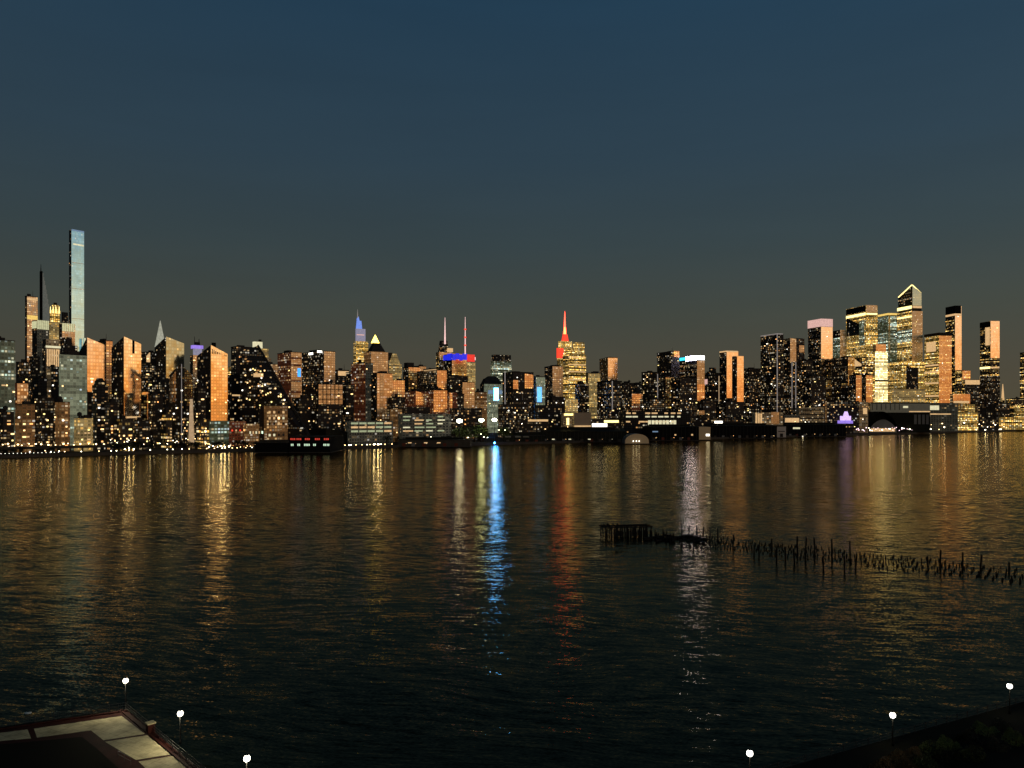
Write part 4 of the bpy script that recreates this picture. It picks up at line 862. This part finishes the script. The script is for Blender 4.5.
for i in range(16): lamp(3+i*6.6+RND.uniform(-2, 2), 444.5+RND.uniform(-1.2, 1), 31, 'e_lamp', RND.choice((.6, .9)), 'orange street lamp above the highway viaduct', 'street lamps on the viaduct', base=9.4)
for px, py in ((330.5, 448), (338, 446.5), (341, 447.5), (345, 447), (349, 446.5), (351, 447), (356, 448), (362, 447.5), (367, 446), (375, 444), (378, 446.5), (385, 447), (370, 450), (379, 450.5), (392, 445), (402, 443), (426, 441.5), (431, 437)):
    lamp(px, py, 8, RND.choice(('e_lamp', 'e_lamp', 'e_lampw')), .55, 'warm lamp on the lit quay south of the red lit pier building', 'lamps on the lit quay')
for px, py in ((468, 437.5), (481, 434), (484, 437), (487.5, 437.5), (499, 430), (505, 430)):
    lamp(px, py, 6, 'e_lampw', .5, 'small white lamp on the dark shore under the floodlights', 'shore lamps under the floodlights')
for i in range(40):
    px = 856+i*1.8+RND.uniform(-1, 1); lamp(px, 430.0+RND.uniform(-2.6, 1), RND.uniform(4, 20), RND.choice(('e_pinkw', 'e_pinkw', 'e_lampw')), RND.choice((.6, .8, 1.1)), 'pinkish white lamp on the southern ferry quay', 'lamps on the southern ferry quay')
for i in range(46):
    px = 930+i*2.05+RND.uniform(-1, 1); lamp(px, 428.0+RND.uniform(-6.5, 2), RND.uniform(6, 60), RND.choice(('e_lamp', 'e_lampw', 'e_lamp')), RND.choice((.6, .8, 1.1)), 'yellowish lamp in the crowded lights of the southern shore', 'lamps on the southern shore')
for i in range(24):
    px = 205+i*2.2+RND.uniform(-1, 1); lamp(px, 445.5+RND.uniform(-2.5, 2), RND.uniform(10, 36), RND.choice(('e_lamp', 'e_org', 'e_red', 'e_lamp')), .45, 'small street lamp below the brick building by the sloping pyramid', 'street lamps below the brick building')
for i in range(30):
    px = RND.uniform(108, 205); lamp(px, 443+RND.uniform(-5, 3), RND.uniform(12, 32), RND.choice(('e_lamp', 'e_org', 'e_lampw')), .42, 'small street lamp among the waterfront trees at the north shore', 'street lamps among the waterfront trees')
for i in range(26):
    px = RND.uniform(500, 860); lamp(px, 424+RND.uniform(-4, 4), RND.uniform(26, 42), RND.choice(('e_lamp', 'e_dim', 'e_lampw')), .5, 'small street lamp behind the dark pier sheds', 'street lamps behind the pier sheds')
for px, py, rr_ in ((209, 447, .6), (213, 446, .7), (217, 447, .7), (221, 446, .8), (225, 447, .8), (229, 446.5, .6), (125, 449, .5), (129, 448, .6), (134, 449, .6), (374, 446, .6), (378, 445.5, .7), (381, 446, .5)):  # extra lamps, added to brighten and widen the streaks on the water
    lamp(px, py, 7, 'e_lamph', rr_, 'extra warm white lamp added on the northern promenade for its long reflection' if px < 230 else 'extra warm lamp added on the lit quay for its long reflection', 'extra lamps for reflections on the north shore' if px < 230 else 'extra lamps for reflections on the lit quay')
def flood(px, py, d, key, r, label):
    Y = shoreY(px)+d; z = zat(py, Y); t = empty('floodlight', (sx(px)*Y, Y, GZ), label, 'floodlight')
    o = link('pole', post, t); o.scale = (3, 3, z-GZ)
    bm = bmesh.new(); bmesh.ops.create_uvsphere(bm, u_segments=12, v_segments=8, radius=r); bmesh.ops.scale(bm, vec=(1.25, .6, .8), verts=bm.verts)
    link('lamp_head', bm_mesh('lamp_head', bm, key, True), t, (0, -.6, z-GZ))
    bm = bmesh.new(); bbox(bm, -1.6*r, 1.6*r, .2, .5, -.2*r, 1.0*r); link('bracket', bm_mesh('bracket', bm, 'metal'), t, (0, 0, z-GZ))
flood(459.5, 421, 30, 'e_flood', 3.3, 'largest white floodlight on a mast, northernmost of the three')
flood(481.5, 420.3, 34, 'e_floodg', 3.0, 'white floodlight on a mast, middle of the three')
flood(494.5, 419.8, 30, 'e_flood', 2.8, 'white floodlight on a mast, southernmost of the three')
Yb = shoreY(494.5)-14
r = empty('dock_light', (sx(494.6)*Yb, Yb, 0), 'brilliant blue white dock light right at the water edge above the blue reflection', 'dock light')
o = link('post', post, r); o.scale = (2, 2, 3.2)
bm = bmesh.new(); bmesh.ops.create_uvsphere(bm, u_segments=10, v_segments=6, radius=1.1); link('lamp_head', bm_mesh('lamp_head', bm, 'e_dock', True), r, (0, 0, 3.6))
# --- trees of the far shore
def crown_mesh(seed, n=260, leaf='leafd'):
    rr = random.Random(seed); bm = bmesh.new(); cl = [(rr.uniform(-.5, .5), rr.uniform(-.5, .5), rr.uniform(-.35, .45), rr.uniform(.28, .5)) for _ in range(9)]
    for i in range(n):
        cx, cy, cz, cr = cl[i % 9]
        v = Vector((rr.gauss(0, 1), rr.gauss(0, 1), rr.gauss(0, 1))).normalized()*cr*rr.uniform(.55, 1.05)
        c = Vector((cx, cy, cz))+v; a = Vector((rr.gauss(0, 1), rr.gauss(0, 1), rr.gauss(0, 1))).normalized()*rr.uniform(.05, .12); b2 = a.orthogonal().normalized()*a.length
        bm.faces.new([bm.verts.new(c+x) for x in (a, b2, -a, -b2)])
    return bm_mesh('crown', bm, leaf)
CR = [crown_mesh(s) for s in (1, 2, 3)]+[crown_mesh(s, 260, 'leaf') for s in (4, 5)]
def trunk_mesh():
    bm = lathe([(.09, 0), (.06, .3), (.045, .62)], 7)
    for a in (.3, 2.3, 4.4):
        d = Vector((math.cos(a)*.3, math.sin(a)*.3, .32)); p0 = Vector((0, 0, .5)); s_ = d.orthogonal().normalized()*.022; t_ = d.cross(s_).normalized()*.022
        q = [bm.verts.new(p0+x) for x in (s_, t_, -s_, -t_)]; q2 = [bm.verts.new(p0+d+x*.4) for x in (s_, t_, -s_, -t_)]
        for i in range(4): bm.faces.new((q[i], q[(i+1) % 4], q2[(i+1) % 4], q2[i]))
    return bm_mesh('trunk', bm, 'bark')
TR = trunk_mesh()
def tree(px, d, h, label, group, cr):
    Y = shoreY(px)+d; t = empty('tree', (sx(px)*Y, Y, GZ), label, 'tree', group, RND.uniform(0, 6))
    o = link('trunk', TR, t); o.scale = (h, h, h)
    o = link('crown', cr, t, (0, 0, h*.64)); o.scale = (h*RND.uniform(.5, .7),)*2+(h*.5,)
for i in range(30):
    tree(RND.uniform(106, 256), RND.uniform(6, 16), RND.uniform(7, 11.5), 'dark round crowned tree on the northern waterfront promenade', 'trees on the northern promenade', CR[i % 3])
for i in range(8): tree(RND.uniform(0, 60), RND.uniform(5, 10), RND.uniform(5, 8), 'dark small tree below the highway viaduct', 'trees below the viaduct', CR[i % 3])
for i in range(9): tree(RND.uniform(386, 450), RND.uniform(12, 26), RND.uniform(9, 13), 'dark tree on the shore in front of the low lit terminal', 'trees in front of the terminal', CR[i % 3])
for i in range(12): tree(RND.uniform(452, 512), RND.uniform(40, 60), RND.uniform(18, 27), 'green tree lit by the white floodlights', 'trees around the floodlights', CR[3+i % 2])
for i in range(6): tree(RND.uniform(540, 590), RND.uniform(40, 46), RND.uniform(9, 14), 'dark tree behind the longest pier shed', 'trees behind the longest pier shed', CR[i % 3])
for i in range(7): tree(RND.uniform(900, 935), RND.uniform(16, 30), RND.uniform(10, 15), 'dark tree on the southern shore by the arched sheds', 'trees by the arched sheds', CR[i % 3])
# ================================================================== timber pilings of the lost pier
def pile_mesh(seed):
    rr = random.Random(seed); bm = lathe([(.19, -1.2), (.2, 0), (.195, .7), (.18, .95), (.12+rr.random()*.06, 1.0)], 8)
    for v in bm.verts: v.co.x += rr.uniform(-.02, .02); v.co.y += rr.uniform(-.02, .02)
    return bm_mesh('piling', bm, 'timber')
PM = [pile_mesh(i) for i in range(6)]
def piling(x, y, h, label, group, k=1.0):
    o = link('piling', RND.choice(PM), None, (x, y, 0)); o.scale = (k, k, h); o.rotation_euler = (RND.gauss(0, .035), RND.gauss(0, .035), RND.uniform(0, 6))
    tag(o, label, 'piling', group)
p0, p1 = ground(688, 540), ground(1040, 580)
ax = Vector((p1.x-p0.x, p1.y-p0.y)); L = ax.length; ax.normalize(); nx = Vector((-ax.y, ax.x))
NB = 52; MASS = bmesh.new()
for i in range(NB):
    for j in range(8):
        if RND.random() < .12: continue
        t = i/(NB-1)*L+RND.gauss(0, .25); wv = (j-3)*(3.1+.5*math.sin(i*.4))+RND.gauss(0, .3)+(t/L-.5)*2
        c = p0.xy+ax*t+nx*wv
        if j > 3:
            PB = lathe([(.23, -1), (.23, 0), (.22, .4), (.16, RND.uniform(.62, .8))], 6); tm = bpy.data.meshes.new('t'); PB.to_mesh(tm); PB.free()
            tm.transform(Matrix.Translation((c.x, c.y, 0))); MASS.from_mesh(tm); bpy.data.meshes.remove(tm); continue
        piling(c.x, c.y, RND.uniform(.35, .9), 'short dark timber stump in the wide field of pier pilings', 'short pilings of the lost pier', RND.uniform(1.0, 1.3))
tag(link('pile_field', bm_mesh('pile_field', MASS, 'timber')), 'far rows of short dark stumps filling the back of the piling field', 'pile field', None, 'stuff')
for px, yt, yb in ((682, 522.5, 538), (689, 525, 537), (697, 525.5, 537), (703, 526.5, 538), (710, 527, 539), (718, 528, 540), (693.5, 537, 548), (733, 534.5, 547), (754, 545, 556), (759, 545, 556), (772, 538.5, 549), (776.5, 545, 561),
                   (785.5, 547, 560), (794.5, 549, 563), (797.5, 536, 554), (805.5, 536.5, 560), (815, 537.5, 556), (823.5, 556, 569), (832, 539, 561), (844.5, 556, 570), (850, 541, 560), (855.5, 555, 568), (928, 556, 566),
                   (940, 549.5, 568), (962.5, 552, 569), (980.5, 554.5, 569), (1009, 562, 572)):
    g = ground(px, yb); piling(g.x, g.y, (yb-yt)*g.y/F, 'tall dark timber post standing out of the piling field', 'tall pilings of the lost pier', 1.35)
# dense end of the old pier
g0, g1 = ground(604, 536), ground(649, 535); dv = (g1-g0).xy; dl = dv.length; dv.normalize(); dn = Vector((-dv.y, dv.x))
for j in range(3):
    for i in range(9):
        c = g0.xy+dv*(dl*(i+RND.uniform(-.2, .2))/8)+dn*(j*3.2-1.5)
        piling(c.x, c.y, 3.7+RND.uniform(-.4, .7), 'black timber pile under the capped end of the old pier', 'piles under the old pier end', 1.3)
r = empty('pier_ruin', (g0.x, g0.y, 0), 'dark capped timber remnant at the outer end of the old pier', 'pier ruin', None, math.atan2(dv.y, dv.x))
for j, (z0, z1) in enumerate(((3.3, 3.75), (3.4, 3.9), (3.2, 3.65))):
    bm = bmesh.new(); bbox(bm, -1, dl+1, j*3.2-1.8, j*3.2-1.2, z0, z1); link('cap_beam', bm_mesh('cap_beam', bm, 'timber'), r)
for i in range(17):
    bm = bmesh.new(); x = dl*(.20+.78*i/16)+RND.uniform(-.3, .3); bbox(bm, x-.34, x+.34, -2.3, -2.05, -.3+RND.random()*.5, 1.8+RND.random()*1.8); link('fender_plank', bm_mesh('fender_plank', bm, 'timber'), r)
for i in range(3):
    bm = bmesh.new(); x = dl*(.05+.1*i); bbox(bm, x-.2, x+.2, -2.0, 5.2, 3.9, 4.2); link('cross_beam', bm_mesh('cross_beam', bm, 'timber'), r)
h0, h1 = ground(648, 538), ground(692, 545); dv2 = (h1-h0).xy; d2 = dv2.length
r = empty('fallen_deck', (h0.x, h0.y, 0), 'low collapsed dark decking between the pier remnant and the piling field', 'collapsed deck', None, math.atan2(dv2.y, dv2.x))
for i in range(16):
    bm = bmesh.new(); x, y = RND.uniform(0, d2), RND.uniform(-1, 14); ll = RND.uniform(4, 13)
    bbox(bm, -ll/2, ll/2, -.3, .3, .1, .5+RND.random()*.6); o = link('fallen_beam', bm_mesh('fallen_beam', bm, 'timber'), r, (x, y, 0)); o.rotation_euler = (0, RND.uniform(-.02, .02), RND.choice((0, 1.57))+RND.gauss(0, .12))
for i in range(24):
    c = h0.xy+dv2*RND.uniform(0, 1)+Vector((RND.uniform(-2, 2), RND.uniform(-2, 14))); piling(c.x, c.y, RND.uniform(1.2, 3.2), 'broken dark pile among the collapsed decking', 'broken piles by the collapsed deck', 1.2)
# ================================================================== near shore: plaza, promenade, lamps
PZ = 3.0
def G(px, py, z=PZ): v = ground(px, py, PZ); return Vector((v.x, v.y, z))
LA, LB = Vector((29.6, 94.6)), Vector((77.0, 117.6)); PU = (LB-LA).normalized(); PN = Vector((-PU.y, PU.x))
corner = G(128, 708.5); farl = G(0, 727); dL = (farl-corner).normalized(); dRt = (G(205, 772)-corner).normalized()
out = [corner+dL*120, corner, corner+dRt*58, Vector((-8, 71, PZ)), (LA+PN*2-PU*30).to_3d()+Vector((0, 0, PZ)), (LB+PN*2+PU*200).to_3d()+Vector((0, 0, PZ))]
poly = out+[Vector((400, -60, PZ)), Vector((-300, -60, PZ))]
link('promenade', mesh('promenade', poly, [tuple(range(len(poly)))[::-1]], 'soil'))['kind'] = 'structure'
bm = bmesh.new()
for a, b in zip(out, out[1:]):
    q = [bm.verts.new(v) for v in (a+Vector((0, 0, -.02)), b+Vector((0, 0, -.02)), Vector((b.x, b.y, -2)), Vector((a.x, a.y, -2)))]; bm.faces.new(q)
link('bulkhead', bm_mesh('bulkhead', bm, 'quay'))['kind'] = 'structure'
for pts in ([(-60, 740.5), (27.5, 729.5), (31, 738.5), (-60, 746)], [(34, 728.7), (121.5, 716), (145, 734), (103.5, 740.3), (91, 730.5), (37, 737.7)],
            [(105, 741.8), (147, 735.3), (172, 754.2), (136, 760)], [(138.5, 761.6), (174, 755.8), (215, 786), (170, 792)]):
    link('plaza_paving', mesh('plaza_paving', [G(x, y, PZ+.015) for x, y in pts], [tuple(range(len(pts)))[::-1]], 'concrete'))['kind'] = 'structure'
pts = [(-80, 752), (40, 741), (82, 737), (96, 748), (126, 775), (150, 800), (-80, 840)]
link('lawn', mesh('lawn', [G(x, y, PZ+.03) for x, y in pts], [tuple(range(len(pts)))[::-1]], 'grassm'))['kind'] = 'structure'
pts = [(-80, 728+9), (0, 727.5), (127, 709.5), (204, 772), (260, 820), (-80, 860)]
link('plaza_border', mesh('plaza_border', [G(x, y, PZ+.006) for x, y in pts], [tuple(range(len(pts)))[::-1]], 'paving'))['kind'] = 'structure'
# kerb
bm = bmesh.new()
for a, b in ((corner+dL*90, corner), (corner, corner+dRt*58)):
    d = (b-a).normalized(); n = Vector((d.y, -d.x, 0)); a2, b2 = a+n*.9, b+n*.9
    vs = [bm.verts.new(v+Vector((0, 0, z))) for z in (0, .18) for v in (a2, b2, b2+n*.35, a2+n*.35)]
    for f in ((4, 5, 6, 7), (0, 1, 5, 4), (1, 2, 6, 5), (2, 3, 7, 6), (3, 0, 4, 7)): bm.faces.new([vs[i] for i in f])
link('kerb', bm_mesh('kerb', bm, 'paving'))['kind'] = 'structure'
def railing(a, b, label, step=2.4, h=1.1):
    d = b-a; r = empty('railing', a, label, 'railing', None, math.atan2(d.y, d.x)); L_ = d.length; n = max(1, round(L_/step))
    for z in (.25, .65, 1.06):
        bm = bmesh.new(); bbox(bm, 0, L_, -.025, .025, z, z+.05); link('rail', bm_mesh('rail', bm, 'metal'), r)
    bm = bmesh.new(); bbox(bm, -.04, .04, -.04, .04, 0, h+.08); me = bm_mesh('railing_post', bm, 'metal')
    for i in range(n+1): link('railing_post', me, r, (L_*i/n, 0, 0))
    bm = bmesh.new()
    for i in range(int(L_/.3)): bbox(bm, i*.3-.008, i*.3+.008, -.008, .008, .27, 1.06)
    link('baluster', bm_mesh('baluster', bm, 'metal'), r)['kind'] = 'stuff'
ins = Vector((0, 0, 0))
railing(corner+dL*42+Vector((0, -.3, 0)), corner+Vector((0, -.3, 0)), 'dark metal railing along the river end of the plaza')
railing(corner+Vector((-.2, -.4, 0)), corner+dRt*46+Vector((-.2, -.4, 0)), 'dark metal railing along the lamp side of the plaza')
pa, pb_ = LA+PN*1.7-PU*25, LB+PN*1.7+PU*60
railing(Vector((pa.x, pa.y, PZ)), Vector((pb_.x, pb_.y, PZ)), 'dark metal railing along the promenade by the shrubs')
# curved handrail
r = empty('handrail', G(118, 758), 'small bent metal handrail at the edge of the lawn', 'handrail')
q0, q1 = G(118, 758), G(131, 765); dd = (q1-q0)
for t in (0, .5, 1):
    bm = lathe([(.035, 0), (.035, .95)], 6); link('handrail_post', bm_mesh('handrail_post', bm, 'metal'), r, dd*t)
bm = bmesh.new(); bbox(bm, 0, dd.length, -.03, .03, .93, .99, math.atan2(dd.y, dd.x)); bbox(bm, 0, dd.length, -.02, .02, .5, .54, math.atan2(dd.y, dd.x)); link('rail', bm_mesh('rail', bm, 'metal'), r)
# brick pillar with a cap
r = empty('brick_pillar', G(150.5, 732.5), 'squat dark red brick pillar on the lamp side of the plaza', 'pillar', None, .75)
bm = bmesh.new(); bbox(bm, -.5, .5, -.5, .5, 0, 1.35); link('shaft', bm_mesh('shaft', bm, 'paving'), r)
bm = bmesh.new(); bbox(bm, -.6, .6, -.6, .6, 1.352, 1.5); link('cap', bm_mesh('cap', bm, 'concrete'), r)
# lamps
NP = bm_mesh('post', lathe([(.16, 0), (.16, .35), (.12, .45), (.09, .9), (.08, 3.75), (.10, 3.82), (.10, 3.9)], 10), 'black', True)
NL = bm_mesh('lantern', lathe([(.15, 3.9), (.29, 3.98), (.37, 4.12), (.40, 4.28), (.37, 4.44), (.29, 4.56), (.16, 4.64)], 14), 'e_near', True)
NL2 = NL.copy(); NL2.materials[0] = M['e_nearw']
NC = bm_mesh('lantern_cap', lathe([(.16, 4.642), (.10, 4.69), (.04, 4.74), (.02, 4.82)], 10), 'metal', True)
NF = bm_mesh('lantern_frame', (lambda m: ([bbox(m, .32*math.cos(a)-.012, .32*math.cos(a)+.012, .32*math.sin(a)-.012, .32*math.sin(a)+.012, 3.9, 4.62) for a in (0, 1.571, 3.142, 4.712)], m)[1])(bmesh.new()), 'metal')
for i, (x, y, lab) in enumerate(((-61.0, 120, 'lit lamp post at the river corner of the plaza, on the pale paving'), (-46.7, 107, 'lit lamp post beside the squat brick pillar, middle one of the plaza side'),
                    (-32.5, 93.2, 'lit lamp post past the plaza paving, lowest on the plaza side'), (29.6, 94.6, 'lit lamp post on the promenade near the small pale float'),
                    (53.3, 106.4, 'lit lamp post rising above the brown leaved shrubs'), (77.0, 117.6, 'lit lamp post at the far end of the shrub lined promenade'))):
    t = empty('lamp_post', (x, y, PZ), lab, 'lamp post')
    for nm, me in (('post', NP), ('lantern', NL if i < 3 else NL2), ('lantern_cap', NC)): link(nm, me, t)
    ld = bpy.data.lights.new('bulb', 'POINT'); ld.energy = 1500 if i < 3 else 140; ld.color = (1, .90, .62); ld.shadow_soft_size = .12
    link('bulb', ld, t, (-.42, -.42, 3.8))
# shrubs
def shrub_mesh(seed, leaf):
    rr = random.Random(seed); bm = bmesh.new()
    for i in range(900):
        v = Vector((rr.gauss(0, 1), rr.gauss(0, 1), abs(rr.gauss(0, 1)))).normalized()*rr.uniform(.45, 1.0)**.6
        c = Vector((v.x*(1+.25*math.sin(5*v.y)), v.y, v.z*(.9+.3*math.sin(4*v.x+seed)))); a = Vector((rr.gauss(0, 1), rr.gauss(0, 1), rr.gauss(0, 1))).normalized()*rr.uniform(.05, .10); b2 = a.orthogonal().normalized()*a.length*.55
        bm.faces.new([bm.verts.new(c+x) for x in (a, b2, -a, -b2)])
    return bm_mesh('foliage', bm, leaf)
SH = [shrub_mesh(21, 'leafb'), shrub_mesh(22, 'leafd'), shrub_mesh(23, 'leaf')]
for i, (px, py, rad) in enumerate(((884, 764, 1.7), (899, 757, 1.6), (913, 752, 1.5), (930, 746, 1.6), (905, 768, 1.8), (925, 762, 1.7), (947, 756, 1.7), (948, 741, 1.5), (967, 734, 1.5), (985, 727, 1.6), (1003, 722, 1.5), (972, 752, 1.7), (996, 742, 1.7), (1016, 736, 1.8), (858, 774, 1.6))):
    g = G(px, py+6); br = i in (0, 1, 4, 2)
    t = empty('shrub', g, 'brown leaved shrub lit from above beneath the promenade lamp' if br else 'dark green shrub in the planted strip along the promenade', 'shrub', 'brown shrubs beneath the lamp' if br else 'dark shrubs along the promenade', RND.uniform(0, 6))
    o = link('foliage', SH[0] if br else SH[1+i % 2], t); o.scale = (rad, rad, rad*.95)
    o = link('stem', TR, t); o.scale = (rad, rad, rad)
# floats
fl = bm_mesh('float_body', lathe([(.3, -.1), (.5, .02), (.52, .16), (.4, .26), (.1, .3)], 12), 'pale', True)
for px, py, lab in ((826.5, 761, 'small pale float on the dark water near the promenade lamp'), (28, 713.5, 'small pale float on the dark water beyond the plaza railing')):
    g = ground(px, py); t = empty('float', g, lab, 'float'); t.scale = (1.2, .7, .8); link('float_body', fl, t)
    bm = bmesh.new(); bmesh.ops.create_icosphere(bm, subdivisions=1, radius=.1); link('mooring_eye', bm_mesh('mooring_eye', bm, 'metal'), t, (0, 0, .34))
# ------------------------------------------------------------------ render settings
sc.render.engine = 'CYCLES'
sc.view_settings.view_transform = 'Standard'; sc.view_settings.look = 'None'; sc.view_settings.exposure = 0; sc.view_settings.gamma = 1
cy = sc.cycles
try: cy.use_denoising = True; cy.denoiser = 'OPENIMAGEDENOISE'
except Exception: pass
cy.max_bounces = 6; cy.diffuse_bounces = 2; cy.glossy_bounces = 4; cy.sample_clamp_indirect = 0; cy.sample_clamp_direct = 0
cy.caustics_reflective = True; cy.blur_glossy = .3
